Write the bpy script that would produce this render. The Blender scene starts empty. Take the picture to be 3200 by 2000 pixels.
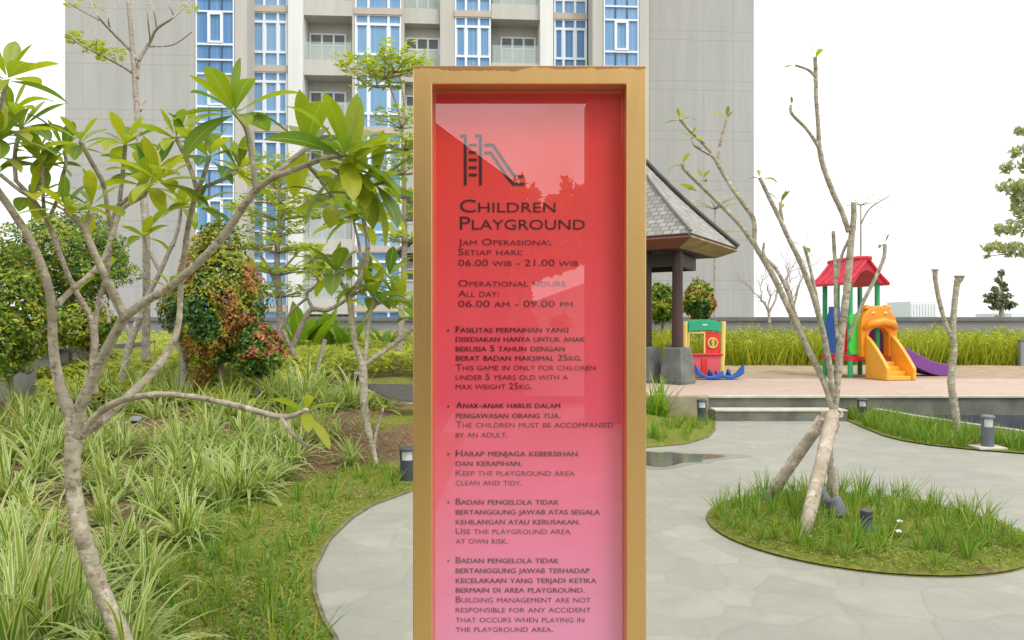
import bpy, math, random
from mathutils import Vector, Matrix, noise as mnoise
R = math.radians
random.seed(7)
scene = bpy.context.scene
COL = scene.collection

# ------------------------------------------------------------------ camera, sky, sun, exposure
CAMZ = 1.5
FPX = 2400.0                      # focal length in pixels of the 3200 px wide photograph
cam_d = bpy.data.cameras.new("Camera")
cam = bpy.data.objects.new("Camera", cam_d)
COL.objects.link(cam)
cam.location = (0, 0, CAMZ)
cam.rotation_euler = (R(90), 0, 0)
cam_d.sensor_width = 36.0
cam_d.lens = 36.0 * FPX / 3200.0
cam_d.clip_start = 0.05
cam_d.clip_end = 4000
scene.camera = cam

SUN_EL, SUN_ROT = R(58), R(140)   # sun to the right and a little behind the camera
world = bpy.data.worlds.new("World")
scene.world = world
world.use_nodes = True
wn, wl = world.node_tree.nodes, world.node_tree.links
wn.clear()
w_out = wn.new("ShaderNodeOutputWorld")
w_bg = wn.new("ShaderNodeBackground")
w_sky = wn.new("ShaderNodeTexSky")
w_sky.sky_type = 'NISHITA'
w_sky.sun_disc = False
w_sky.sun_elevation = SUN_EL
w_sky.sun_rotation = SUN_ROT
w_sky.air_density = 1.0
w_sky.dust_density = 6.0
w_hsv = wn.new("ShaderNodeHueSaturation")
w_hsv.inputs["Saturation"].default_value = 0.15
w_mix = wn.new("ShaderNodeMix")
w_mix.data_type = 'RGBA'
w_mix.inputs["Factor"].default_value = 0.6
w_mix.inputs["B"].default_value = (12.4, 12.7, 12.6, 1)   # even high cloud
wl.new(w_sky.outputs[0], w_hsv.inputs["Color"])
wl.new(w_hsv.outputs[0], w_mix.inputs["A"])
wl.new(w_mix.outputs["Result"], w_bg.inputs["Color"])
w_bg.inputs["Strength"].default_value = 0.125
wl.new(w_bg.outputs[0], w_out.inputs["Surface"])

sun_d = bpy.data.lights.new("Sun", 'SUN')
sun_d.energy = 1.2
sun_d.angle = R(14)
sun_d.color = (1.0, 0.96, 0.9)
sun = bpy.data.objects.new("Sun", sun_d)
COL.objects.link(sun)
_sd = Vector((math.sin(SUN_ROT) * math.cos(SUN_EL), math.cos(SUN_ROT) * math.cos(SUN_EL), math.sin(SUN_EL)))
sun.rotation_euler = _sd.to_track_quat('Z', 'Y').to_euler()
sun.location = _sd * 50

vs = scene.view_settings
vs.view_transform = 'Standard'
vs.look = 'None'
vs.exposure = 0.30
vs.gamma = 1.0
vs.use_curve_mapping = False
scene.cycles.max_bounces = 8
scene.cycles.transparent_max_bounces = 12

# ------------------------------------------------------------------ helpers
def P(px, py, d):
    """world point seen at pixel (px, py) of the photograph at distance d"""
    return Vector(((px - 1600) / FPX * d, d, CAMZ - (py - 1000) / FPX * d))

def lerp(a, b, t): return a + (b - a) * t
def sstep(t):
    t = max(0.0, min(1.0, t)); return t * t * (3 - 2 * t)
def interp(tab, y):
    if y <= tab[0][0]: return tab[0][1]
    for (a, va), (b, vb) in zip(tab, tab[1:]):
        if y <= b: return lerp(va, vb, (y - a) / (b - a))
    return tab[-1][1]
def ru(a, b): return random.uniform(a, b)
def rvec():
    while True:
        v = Vector((ru(-1, 1), ru(-1, 1), ru(-1, 1)))
        if 0.02 < v.length < 1: return v.normalized()

class MB:
    def __init__(s):
        s.v = []; s.f = []; s.uv = []; s.mi = []; s.col = []; s.c = (1, 1, 1, 1); s.m = 0
    def face(s, idx, uv=None):
        s.f.append(tuple(idx)); s.mi.append(s.m); s.col.append(s.c)
        s.uv.append(uv)
    def box(s, x0, x1, y0, y1, z0, z1):
        b = len(s.v)
        s.v += [(x0, y0, z0), (x1, y0, z0), (x1, y1, z0), (x0, y1, z0), (x0, y0, z1), (x1, y0, z1), (x1, y1, z1), (x0, y1, z1)]
        for q in ((0, 3, 2, 1), (4, 5, 6, 7), (0, 1, 5, 4), (1, 2, 6, 5), (2, 3, 7, 6), (3, 0, 4, 7)):
            s.face([b + i for i in q])
    def quad(s, a, b, c, d, uv=None):
        n = len(s.v); s.v += [tuple(a), tuple(b), tuple(c), tuple(d)]; s.face((n, n + 1, n + 2, n + 3), uv)
    def poly(s, pts):
        n = len(s.v); s.v += [tuple(p) for p in pts]; s.face(range(n, n + len(pts)))
    def prism(s, pts, vec):
        """closed solid: planar outline pts (CCW seen from -vec) pushed along vec"""
        n = len(s.v); k = len(pts); vec = Vector(vec)
        s.v += [tuple(Vector(p)) for p in pts] + [tuple(Vector(p) + vec) for p in pts]
        s.face(range(n + k - 1, n - 1, -1)); s.face(range(n + k, n + 2 * k))
        for i in range(k):
            j = (i + 1) % k
            s.face((n + i, n + j, n + k + j, n + k + i))
    def tube(s, pts, rad, sides=8, cap=True, wob=0.0):
        pts = [Vector(p) for p in pts]
        if not hasattr(rad, '__len__'): rad = [rad] * len(pts)
        n0 = len(s.v)
        prev = None
        for i, p in enumerate(pts):
            t = (pts[min(i + 1, len(pts) - 1)] - pts[max(i - 1, 0)])
            if t.length < 1e-9: t = Vector((0, 0, 1))
            t.normalize()
            if prev is None:
                a = Vector((1, 0, 0)) if abs(t.x) < 0.9 else Vector((0, 1, 0))
                u = (a - t * a.dot(t)).normalized()
            else:
                u = (prev - t * prev.dot(t)).normalized()
            prev = u
            w = t.cross(u)
            for k in range(sides):
                an = 2 * math.pi * k / sides
                r = rad[i] * (1 + (ru(-wob, wob) if wob else 0))
                s.v.append(tuple(p + (u * math.cos(an) + w * math.sin(an)) * r))
        for i in range(len(pts) - 1):
            for k in range(sides):
                a = n0 + i * sides + k; b = n0 + i * sides + (k + 1) % sides
                s.face((a, b, b + sides, a + sides))
        if cap:
            s.face([n0 + k for k in range(sides - 1, -1, -1)])
            e = n0 + (len(pts) - 1) * sides
            s.face([e + k for k in range(sides)])
    def lathe(s, prof, center, sides=16, axis=None):
        """prof: list of (r, h) along axis from center"""
        c = Vector(center); ax = Vector(axis).normalized() if axis else Vector((0, 0, 1))
        a = Vector((1, 0, 0)) if abs(ax.x) < 0.9 else Vector((0, 1, 0))
        u = (a - ax * a.dot(ax)).normalized(); w = ax.cross(u)
        n0 = len(s.v)
        for r, h in prof:
            for k in range(sides):
                an = 2 * math.pi * k / sides
                s.v.append(tuple(c + ax * h + (u * math.cos(an) + w * math.sin(an)) * max(r, 1e-4)))
        for i in range(len(prof) - 1):
            for k in range(sides):
                p = n0 + i * sides + k; q = n0 + i * sides + (k + 1) % sides
                s.face((p, q, q + sides, p + sides))
        s.face([n0 + k for k in range(sides - 1, -1, -1)])
        e = n0 + (len(prof) - 1) * sides
        s.face([e + k for k in range(sides)])
    def blade(s, base, dirv, length, width, droop=0.5, segs=5, twist=0.0, prof=None, fold=0.0, wide=False):
        """leaf or blade: starts along dirv, bends down by droop; uv u across, v along"""
        d = Vector(dirv).normalized(); p = Vector(base)
        side = d.cross(Vector((0, 0, 1)))
        if side.length < 0.05: side = Vector((math.cos(twist * 7), math.sin(twist * 7), 0))
        side.normalize()
        if twist: side = (Matrix.Rotation(twist, 3, d) @ side)
        n0 = len(s.v); step = length / segs
        cols = 3 if (fold or wide) else 2
        for i in range(segs + 1):
            t = i / segs
            w = (prof(t) if prof else (1 - t) ** 0.6 * min(1, 0.45 + t * 3)) * width * 0.5
            nrm = side.cross(d).normalized()
            if cols == 2:
                s.v += [tuple(p - side * w), tuple(p + side * w)]
            else:
                s.v += [tuple(p - side * w + nrm * fold * w), tuple(p), tuple(p + side * w + nrm * fold * w)]
            d = (d + Vector((0, 0, -1)) * droop / segs * (0.5 + t)).normalized()
            side = (side - d * side.dot(d)).normalized()
            p = p + d * step
        for i in range(segs):
            t0, t1 = i / segs, (i + 1) / segs
            a = n0 + i * cols
            if cols == 2:
                s.face((a, a + 1, a + 3, a + 2), ((0, t0), (1, t0), (1, t1), (0, t1)))
            else:
                s.face((a, a + 1, a + 4, a + 3), ((0, t0), (.5, t0), (.5, t1), (0, t1)))
                s.face((a + 1, a + 2, a + 5, a + 4), ((.5, t0), (1, t0), (1, t1), (.5, t1)))
    def flake(s, c, nrm, length, width, axis=None):
        """small leaf: a 4-sided diamond bent along the middle"""
        n = Vector(nrm).normalized(); a = axis or rvec()
        a = (a - n * a.dot(n))
        if a.length < 1e-3: a = n.orthogonal()
        a.normalize(); b = n.cross(a)
        c = Vector(c); k = len(s.v)
        s.v += [tuple(c - a * length * .5), tuple(c + b * width * .5 - n * width * .15), tuple(c + a * length * .5), tuple(c - b * width * .5 - n * width * .15)]
        s.face((k, k + 1, k + 2, k + 3), ((.5, 0), (1, .5), (.5, 1), (0, .5)))
    def build(s, name, mats, parent=None, smooth=False, local=False):
        me = bpy.data.meshes.new(name)
        off = Vector((0, 0, 0))
        if parent is not None and not local:
            q = parent
            while q.parent: q = q.parent
            off = q.location
        vv = [(a[0] - off[0], a[1] - off[1], a[2] - off[2]) for a in s.v] if off.length else s.v
        me.from_pydata(vv, [], s.f)
        if not isinstance(mats, (list, tuple)): mats = [mats]
        for m in mats: me.materials.append(m)
        me.polygons.foreach_set("material_index", s.mi)
        if smooth: me.polygons.foreach_set("use_smooth", [True] * len(s.f))
        if any(u is not None for u in s.uv):
            ul = me.uv_layers.new(name="UVMap"); flat = []
            for f, u in zip(s.f, s.uv):
                if u is None: flat += [0.5, 0.5] * len(f)
                else:
                    for a in u: flat += [a[0], a[1]]
            ul.data.foreach_set("uv", flat)
        if any(c != (1, 1, 1, 1) for c in s.col):
            at = me.color_attributes.new("Col", 'FLOAT_COLOR', 'CORNER'); flat = []
            for f, c in zip(s.f, s.col): flat += list(c) * len(f)
            at.data.foreach_set("color", flat)
        me.update()
        o = bpy.data.objects.new(name, me)
        COL.objects.link(o)
        if parent is not None: o.parent = parent
        return o

def bevel(o, w=0.01, seg=2):
    m = o.modifiers.new("Bevel", 'BEVEL'); m.width = w; m.segments = seg; m.limit_method = 'ANGLE'; m.angle_limit = R(35)
    return o
def tag(o, label=None, cat=None, group=None, kind=None):
    if label: o["label"] = label
    if cat: o["category"] = cat
    if group: o["group"] = group
    if kind: o["kind"] = kind
    return o
def thing(name, label, cat, loc=(0, 0, 0), rz=0.0, group=None):
    o = bpy.data.objects.new(name, None); COL.objects.link(o)
    o.empty_display_size = 0.2
    o.location = loc; o.rotation_euler = (0, 0, rz)
    return tag(o, label, cat, group)
def copy_tree(o, parent=None):
    c = o.copy(); COL.objects.link(c)
    if parent is not None: c.parent = parent
    for ch in list(o.children): copy_tree(ch, c)
    return c

# ------------------------------------------------------------------ materials
def new_mat(name):
    m = bpy.data.materials.new(name); m.use_nodes = True
    nt = m.node_tree; nt.nodes.clear()
    out = nt.nodes.new("ShaderNodeOutputMaterial")
    bs = nt.nodes.new("ShaderNodeBsdfPrincipled")
    nt.links.new(bs.outputs[0], out.inputs["Surface"])
    return m, nt, bs, out
def nd(nt, t, **kw):
    n = nt.nodes.new(t)
    for k, v in kw.items(): setattr(n, k, v)
    return n
def ramp(nt, src, stops, interp_='LINEAR'):
    r = nd(nt, "ShaderNodeValToRGB"); cr = r.color_ramp; cr.interpolation = interp_
    while len(cr.elements) > 1: cr.elements.remove(cr.elements[-1])
    cr.elements[0].position = stops[0][0]; cr.elements[0].color = (*stops[0][1], 1)
    for p, c in stops[1:]:
        e = cr.elements.new(p); e.color = (*c, 1)
    nt.links.new(src, r.inputs[0]); return r.outputs[0]
def mixc(nt, fac, a, b, mode='MIX'):
    m = nd(nt, "ShaderNodeMix", data_type='RGBA', blend_type=mode)
    for sock, val in ((m.inputs["Factor"], fac), (m.inputs["A"], a), (m.inputs["B"], b)):
        if isinstance(val, (int, float)): sock.default_value = val
        elif isinstance(val, tuple): sock.default_value = (*val, 1) if len(val) == 3 else val
        else: nt.links.new(val, sock)
    return m.outputs["Result"]
def mth(nt, op, a, b=None, c=None):
    m = nd(nt, "ShaderNodeMath", operation=op)
    for i, val in enumerate((a, b, c)):
        if val is None: continue
        if isinstance(val, (int, float)): m.inputs[i].default_value = val
        else: nt.links.new(val, m.inputs[i])
    return m.outputs[0]
def coords(nt, scale=(1, 1, 1), kind="Object"):
    tc = nd(nt, "ShaderNodeTexCoord"); mp = nd(nt, "ShaderNodeMapping")
    mp.inputs["Scale"].default_value = scale
    nt.links.new(tc.outputs[kind], mp.inputs[0]); return mp.outputs[0]
def noise_tex(nt, vec, scale, detail=4, rough=0.55):
    n = nd(nt, "ShaderNodeTexNoise"); n.inputs["Scale"].default_value = scale
    n.inputs["Detail"].default_value = detail; n.inputs["Roughness"].default_value = rough
    nt.links.new(vec, n.inputs["Vector"]); return n.outputs["Fac"]
def add_bump(nt, bs, h, strength=0.3, dist=0.02):
    b = nd(nt, "ShaderNodeBump"); b.inputs["Strength"].default_value = strength; b.inputs["Distance"].default_value = dist
    nt.links.new(h, b.inputs["Height"]); nt.links.new(b.outputs[0], bs.inputs["Normal"])
def simple(name, c, rough=0.5, metal=0.0, var=0.12, scale=6.0, stretch=(1, 1, 1), bump=0.0, coat=0.0, spec=0.5, kind="Object"):
    m, nt, bs, out = new_mat(name)
    v = coords(nt, stretch, kind); f = noise_tex(nt, v, scale, 5, 0.6)
    lo = tuple(x * (1 - var) for x in c); hi = tuple(min(1, x * (1 + var)) for x in c)
    nt.links.new(ramp(nt, f, [(0.3, lo), (0.7, hi)]), bs.inputs["Base Color"])
    bs.inputs["Roughness"].default_value = rough; bs.inputs["Metallic"].default_value = metal
    bs.inputs["Specular IOR Level"].default_value = spec
    bs.inputs["Coat Weight"].default_value = coat
    if bump: add_bump(nt, bs, noise_tex(nt, v, scale * 4, 6, 0.65), bump, 0.01)
    return m
def leaf_mat(name, stops, trans=0.35, rough=0.42, attr=False, midrib=None, stripe=None, spec=0.4):
    """leaf colours picked per leaf; light passes through the blade"""
    m, nt, bs, out = new_mat(name)
    if attr:
        a = nd(nt, "ShaderNodeAttribute"); a.attribute_name = "Col"; c = a.outputs["Color"]
        g = nd(nt, "ShaderNodeNewGeometry")
        c = mixc(nt, 1.0, c, ramp(nt, g.outputs["Random Per Island"], [(0, (.7, .7, .7)), (1, (1.25, 1.25, 1.2))]), 'MULTIPLY')
    else:
        g = nd(nt, "ShaderNodeNewGeometry")
        c = ramp(nt, g.outputs["Random Per Island"], stops)
    if midrib:
        sp_ = noise_tex(nt, coords(nt), 38, 4, .7)
        c = mixc(nt, ramp(nt, sp_, [(.35, (.35, .35, .35)), (.5, (0, 0, 0)), (.66, (0, 0, 0)), (.74, (.5, .5, .5))]), c, (0.24, 0.21, 0.03))
    if midrib or stripe:
        uv = nd(nt, "ShaderNodeTexCoord"); sx = nd(nt, "ShaderNodeSeparateXYZ"); nt.links.new(uv.outputs["UV"], sx.inputs[0])
        dist = mth(nt, 'ABSOLUTE', mth(nt, 'SUBTRACT', sx.outputs[0], 0.5))
        if midrib:
            c = mixc(nt, mth(nt, 'MULTIPLY', mth(nt, 'LESS_THAN', dist, 0.035), 0.7), c, midrib)
            vein = mth(nt, 'SINE', mth(nt, 'MULTIPLY', mth(nt, 'ADD', sx.outputs[1], mth(nt, 'MULTIPLY', dist, -0.35)), 110.0))
            add_bump(nt, bs, vein, 0.25, 0.002)
        if stripe:
            c = mixc(nt, mth(nt, 'GREATER_THAN', dist, 0.29), c, stripe)
    nt.links.new(c, bs.inputs["Base Color"])
    bs.inputs["Roughness"].default_value = rough
    bs.inputs["Specular IOR Level"].default_value = spec
    tr = nd(nt, "ShaderNodeBsdfTranslucent")
    nt.links.new(mixc(nt, 1.0, c, (1.3, 1.35, 0.6), 'MULTIPLY'), tr.inputs["Color"])
    mx = nd(nt, "ShaderNodeMixShader"); mx.inputs[0].default_value = trans
    nt.links.new(bs.outputs[0], mx.inputs[1]); nt.links.new(tr.outputs[0], mx.inputs[2])
    nt.links.new(mx.outputs[0], out.inputs["Surface"])
    return m

def bark_mat(name, dark, light, ring=(1, 1, 2.6), scale=11):
    m, nt, bs, out = new_mat(name)
    v = coords(nt, ring); f = noise_tex(nt, v, scale, 7, 0.7)
    mid = tuple(lerp(a, b, .72) for a, b in zip(dark, light))
    c = ramp(nt, f, [(0.33, dark), (0.47, mid), (0.62, light)])
    v2 = coords(nt, (1, 1, .8)); f2 = noise_tex(nt, v2, 17, 4, 0.65)
    c = mixc(nt, ramp(nt, f2, [(0.55, (0, 0, 0)), (0.62, (.75, .75, .75))]), c, tuple(min(1, x * 1.38) for x in light))
    f4 = noise_tex(nt, v2, 31, 3, 0.6)
    c = mixc(nt, ramp(nt, f4, [(0.58, (0, 0, 0)), (0.66, (.7, .7, .7))]), c, tuple(x * .8 for x in dark))
    f3 = noise_tex(nt, coords(nt), 4, 3, 0.6)
    c = mixc(nt, ramp(nt, f3, [(0.45, (0, 0, 0)), (0.7, (.4, .4, .4))]), c, (0.21, 0.20, 0.10))
    nt.links.new(c, bs.inputs["Base Color"]); bs.inputs["Roughness"].default_value = 0.9
    bs.inputs["Specular IOR Level"].default_value = 0.2
    wv = noise_tex(nt, coords(nt, (1, 1, 7)), 9, 4, .6)
    add_bump(nt, bs, mth(nt, 'ADD', f, mth(nt, 'MULTIPLY', wv, .5)), 0.7, 0.012)
    return m

M = {}
M['bark'] = bark_mat("plumeria bark", (0.19, 0.145, 0.10), (0.47, 0.42, 0.325))
M['bark_dark'] = bark_mat("thin bark", (0.13, 0.10, 0.075), (0.36, 0.30, 0.24))
M['bark_grey'] = bark_mat("grey bark", (0.20, 0.165, 0.14), (0.46, 0.40, 0.35))
M['plum_leaf'] = leaf_mat("plumeria leaf", [(0, (0.07, 0.16, 0.04)), (.22, (0.18, 0.28, 0.03)), (.7, (0.33, 0.39, 0.02)), (1, (0.46, 0.46, 0.03))], 0.45, 0.33, midrib=(0.34, 0.38, 0.10), spec=0.5)
M['leaf_lime'] = leaf_mat("lime leaf", [(0, (0.27, 0.36, 0.02)), (.5, (0.40, 0.47, 0.02)), (1, (0.50, 0.52, 0.03))], 0.45)
M['leaf_attr'] = leaf_mat("shrub leaf", None, 0.25, 0.4, attr=True)
M['leaf_dark'] = leaf_mat("far leaf", [(0, (0.10, 0.14, 0.07)), (.6, (0.17, 0.21, 0.10)), (1, (0.26, 0.29, 0.15))], 0.35)
M['blade'] = leaf_mat("border grass blade", [(0, (0.07, 0.19, 0.022)), (.55, (0.16, 0.29, 0.03)), (.85, (0.28, 0.36, 0.035)), (1, (0.42, 0.36, 0.09))], 0.38)
M['spider'] = leaf_mat("striped blade", [(0, (0.11, 0.22, 0.035)), (.6, (0.22, 0.33, 0.05)), (.9, (0.34, 0.38, 0.08)), (1, (0.44, 0.32, 0.14))], 0.33, stripe=(0.56, 0.60, 0.27))
M['hedge'] = leaf_mat("hedge blade", [(0, (0.20, 0.27, 0.02)), (.5, (0.36, 0.41, 0.02)), (1, (0.50, 0.49, 0.05))], 0.35)
M['dry'] = leaf_mat("dry leaf", [(0, (0.13, 0.07, 0.035)), (1, (0.38, 0.25, 0.13))], 0.1)

# paving: irregular stone plates with soft joints
def paving_mat():
    m, nt, bs, out = new_mat("stone paving")
    v = coords(nt)
    nz = nd(nt, "ShaderNodeTexNoise"); nz.inputs["Scale"].default_value = 2.2; nz.inputs["Detail"].default_value = 2
    nt.links.new(v, nz.inputs["Vector"])
    vm = nd(nt, "ShaderNodeVectorMath", operation='MULTIPLY_ADD'); nt.links.new(nz.outputs["Color"], vm.inputs[0])
    vm.inputs[1].default_value = (.22, .22, 0); nt.links.new(v, vm.inputs[2])
    vo = nd(nt, "ShaderNodeTexVoronoi", feature='DISTANCE_TO_EDGE'); vo.inputs["Scale"].default_value = 2.7
    vo.inputs["Randomness"].default_value = 0.85
    nt.links.new(vm.outputs[0], vo.inputs["Vector"])
    vc = nd(nt, "ShaderNodeTexVoronoi", feature='F1'); vc.inputs["Scale"].default_value = 2.7; vc.inputs["Randomness"].default_value = 0.85
    nt.links.new(vm.outputs[0], vc.inputs["Vector"])
    joint = ramp(nt, vo.outputs["Distance"], [(0.0, (1, 1, 1)), (0.035, (.35, .35, .35)), (0.07, (0, 0, 0))])
    plate = ramp(nt, vc.outputs["Color"], [(0, (0.295, 0.29, 0.25)), (.5, (0.325, 0.315, 0.265)), (1, (0.36, 0.345, 0.285))])
    f = noise_tex(nt, v, 3.2, 8, 0.7)
    c = mixc(nt, 0.75, plate, ramp(nt, f, [(.25, (.72, .73, .70)), (.5, (.9, .9, .88)), (.75, (1.08, 1.07, 1.04))]), 'MULTIPLY')
    st = noise_tex(nt, coords(nt, (1, 2.8, 1)), 1.1, 5, 0.65)
    c = mixc(nt, ramp(nt, st, [(.45, (0, 0, 0)), (.7, (.6, .6, .6))]), c, (0.245, 0.25, 0.215))
    c = mixc(nt, mth(nt, 'MULTIPLY', joint, 0.26), c, (0.22, 0.215, 0.175))
    v3 = nd(nt, "ShaderNodeTexVoronoi", feature='DISTANCE_TO_EDGE'); v3.inputs["Scale"].default_value = 9.5
    nt.links.new(vm.outputs[0], v3.inputs["Vector"])
    fine = ramp(nt, v3.outputs["Distance"], [(0, (1, 1, 1)), (.05, (0, 0, 0))])
    sp_ = noise_tex(nt, v, 60, 3, .7)
    c = mixc(nt, mth(nt, 'MULTIPLY', fine, .10), c, (0.20, 0.195, 0.16))
    c = mixc(nt, ramp(nt, sp_, [(.60, (0, 0, 0)), (.72, (.35, .35, .35))]), c, (0.19, 0.18, 0.14))
    c = mixc(nt, ramp(nt, sp_, [(.30, (.3, .3, .3)), (.40, (0, 0, 0))]), c, (0.46, 0.45, 0.40))
    nt.links.new(c, bs.inputs["Base Color"])
    nt.links.new(ramp(nt, f, [(.3, (.55, .55, .55)), (.7, (.85, .85, .85))]), bs.inputs["Roughness"])
    h = mixc(nt, joint, f, (0, 0, 0))
    add_bump(nt, bs, h, 0.35, 0.012)
    return m
M['paving'] = paving_mat()

def soil_mat():
    m, nt, bs, out = new_mat("garden soil")
    v = coords(nt); f = noise_tex(nt, v, 1.1, 5, 0.65); g = noise_tex(nt, v, 26, 6, 0.75)
    soil = ramp(nt, g, [(.3, (0.06, 0.036, 0.022)), (.5, (0.17, 0.105, 0.06)), (.62, (0.28, 0.19, 0.105)), (.75, (0.40, 0.29, 0.17))])
    moss = ramp(nt, g, [(.3, (0.085, 0.12, 0.018)), (.5, (0.18, 0.21, 0.03)), (.7, (0.34, 0.30, 0.075))])
    at = nd(nt, 'ShaderNodeAttribute'); at.attribute_name = 'moss'
    f = mth(nt, 'ADD', f, mth(nt, 'MULTIPLY', mth(nt, 'SUBTRACT', at.outputs['Fac'], .5), .34))
    c = mixc(nt, ramp(nt, f, [(.42, (0, 0, 0)), (.58, (1, 1, 1))]), soil, moss)
    nt.links.new(c, bs.inputs["Base Color"]); bs.inputs["Roughness"].default_value = 0.95
    bs.inputs["Specular IOR Level"].default_value = 0.15
    add_bump(nt, bs, g, 0.9, 0.03)
    return m
M['soil'] = soil_mat()
M['moss'] = simple("mossy soil", (0.20, 0.20, 0.035), 0.95, var=0.6, scale=18, bump=0.8, spec=0.1)

def brickpave_mat():
    m, nt, bs, out = new_mat("red brick paving")
    v = coords(nt); b = nd(nt, "ShaderNodeTexBrick")
    b.inputs["Color1"].default_value = (0.42, 0.275, 0.215, 1); b.inputs["Color2"].default_value = (0.50, 0.37, 0.30, 1)
    b.inputs["Mortar"].default_value = (0.40, 0.34, 0.28, 1); b.inputs["Scale"].default_value = 4.0
    b.inputs["Mortar Size"].default_value = 0.012
    nt.links.new(v, b.inputs["Vector"])
    f = noise_tex(nt, coords(nt, (.5, 2, 1)), 0.9, 5, .65)
    c = mixc(nt, ramp(nt, f, [(.35, (0, 0, 0)), (.7, (.75, .75, .75))]), b.outputs["Color"], (0.49, 0.40, 0.32))
    nt.links.new(c, bs.inputs["Base Color"]); bs.inputs["Roughness"].default_value = 0.85
    return m
M['brickpave'] = brickpave_mat()
M['sand'] = simple("play sand", (0.36, 0.275, 0.185), 0.95, var=0.25, scale=3.0, bump=0.5, spec=0.1)
M['concrete'] = simple("step concrete", (0.155, 0.155, 0.125), 0.85, var=0.35, scale=2.5, bump=0.2)
M['concrete_lt'] = simple("pale concrete edge", (0.50, 0.47, 0.38), 0.8, var=0.15, scale=5)
M['plinth'] = simple("beige render", (0.33, 0.28, 0.20), 0.85, var=0.2, scale=4)
M['wallgrey'] = simple("grey parapet paint", (0.235, 0.24, 0.255), 0.75, var=0.1, scale=1.2, stretch=(1, 1, .3))
M['wallcap'] = simple("parapet cap", (0.16, 0.16, 0.165), 0.7, var=0.15, scale=2)
M['gardenwall'] = simple("weathered garden wall", (0.30, 0.30, 0.32), 0.8, var=0.3, scale=1.3, stretch=(1, 1, .4))
M['white'] = simple("white paint", (0.78, 0.80, 0.82), 0.4, var=0.04)

# ------------------------------------------------------------------ ground, beds, path, platform
BND = [(-6, -.6), (2.0, -.6), (3.0, -.72), (3.6, -.825), (3.83, -.94), (4.22, -1.085), (4.62, -1.19), (5.23, -1.245), (5.8, -1.21), (6.19, -1.13), (6.73, -.87),
       (7.7, -.2), (8.4, .6), (9.0, 1.57), (9.25, 2.1), (9.8, 2.5), (10.46, 2.76), (11.42, 3.02)]
def bx(y): return interp(BND, y)
def hgt(x, y):
    """height of the planted ground on the left"""
    e = bx(y) - x
    h = 0.42 * sstep((y - 6.2) / 5.2) * sstep((e - 0.5) / 2.2)
    h += 0.03 * sstep(e / 0.3)
    if e > 0.1:
        h += 0.035 * sstep((e - .1) / .6) * mnoise.noise(Vector((x * 1.3, y * 1.3, 0))) + 0.012 * sstep((e - .1) / .3) * mnoise.noise(Vector((x * 6, y * 6, 3)))
    return h
def G(px, py):
    """world point of the left ground seen at a pixel"""
    d = 1.5 * FPX / (py - 1000)
    for _ in range(8):
        z = hgt((px - 1600) / FPX * d, d)
        d = (CAMZ - z) * FPX / (py - 1000)
    return P(px, py, d)

gm = MB(); gm.quad((-1500, -300, -.12), (1500, -300, -.12), (1500, 2500, -.12), (-1500, 2500, -.12))
M['far'] = simple("far ground", (0.12, 0.13, 0.08), 0.95, var=0.3, scale=.05)
tag(gm.build("ground", M['far']), kind="structure")

pm = MB(); ys = [-9 + .5 * i for i in range(22)] + [2 + .22 * i for i in range(44)] + [11.44]
ys = sorted(set(round(y, 3) for y in ys))
for y0, y1 in zip(ys, ys[1:]):
    xa, xb = bx(y0) - .35, bx(y1) - .35
    pm.quad((xa, y0, 0), (14, y0, 0), (14, y1, 0), (xb, y1, 0))
tag(pm.build("path", M['paving']), kind="structure")

sm = MB(); rows = [-6 + .5 * i for i in range(16)] + [2 + .1 * i for i in range(95)] + [11.5 + .35 * i for i in range(45)]
NC = 60; b0 = len(sm.v)
for y in rows:
    for k in range(NC + 1):
        t = k / NC; x = bx(min(y, 11.42)) - (t ** 1.8) * 30
        sm.v.append((x, y, hgt(x, y) if k else 0.012))
for r in range(len(rows) - 1):
    for k in range(NC):
        a = b0 + r * (NC + 1) + k
        sm.face((a + 1, a, a + NC + 1, a + NC + 2))
gb_ = sm.build("garden_bed", M['soil'], smooth=True); tag(gb_, kind="structure")
def mossw(x, y):
    e = bx(min(y, 11.42)) - x
    w = 1.0 - sstep((e - .9) / .7)
    if y > 9: w = max(w, .45)
    return w
gb_.data.attributes.new("moss", 'FLOAT', 'POINT').data.foreach_set("value", [mossw(v[0], v[1]) for v in sm.v])

# kerb line edging the left bed (thin)
km = MB()
for y0, y1 in zip(rows, rows[1:]):
    if y0 < 1.5 or y1 > 11.3: continue
    km.prism([(bx(y0) - .012, y0, -.02), (bx(y0) + .012, y0, -.02), (bx(y1) + .012, y1, -.02), (bx(y1) - .012, y1, -.02)], (0, 0, .035))
tag(km.build("bed_edging", simple("edging strip", (0.15, 0.14, 0.065), .9, var=.4, scale=12)), kind="structure")

PC = Vector((2.52, 5.55, 0)); PR = 1.08
cm = MB(); n0 = 0; rings = 10; SEG = 64
for i in range(rings + 1):
    r = PR * i / rings
    for k in range(SEG):
        a = 2 * math.pi * k / SEG
        x, y = PC.x + r * math.cos(a), PC.y + r * math.sin(a)
        cm.v.append((x, y, .014 + .05 * (1 - (i / rings) ** 3) + (.02 * mnoise.noise(Vector((x * 4, y * 4, 1))) if i < rings else 0)))
for i in range(rings):
    for k in range(SEG):
        a = i * SEG + k; b = i * SEG + (k + 1) % SEG
        cm.face((a, a + SEG, b + SEG, b))
M['soil2'] = M['soil'].copy(); M['soil2'].name = "planter soil"
for n in M['soil2'].node_tree.nodes:
    if n.bl_idname == "ShaderNodeTexNoise" and n.inputs["Scale"].default_value < 2: n.inputs["Scale"].default_value = 2.6
    if n.bl_idname == "ShaderNodeValToRGB" and abs(n.color_ramp.elements[0].position - .42) < .01: n.color_ramp.elements[0].position = .30; n.color_ramp.elements[1].position = .5
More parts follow.
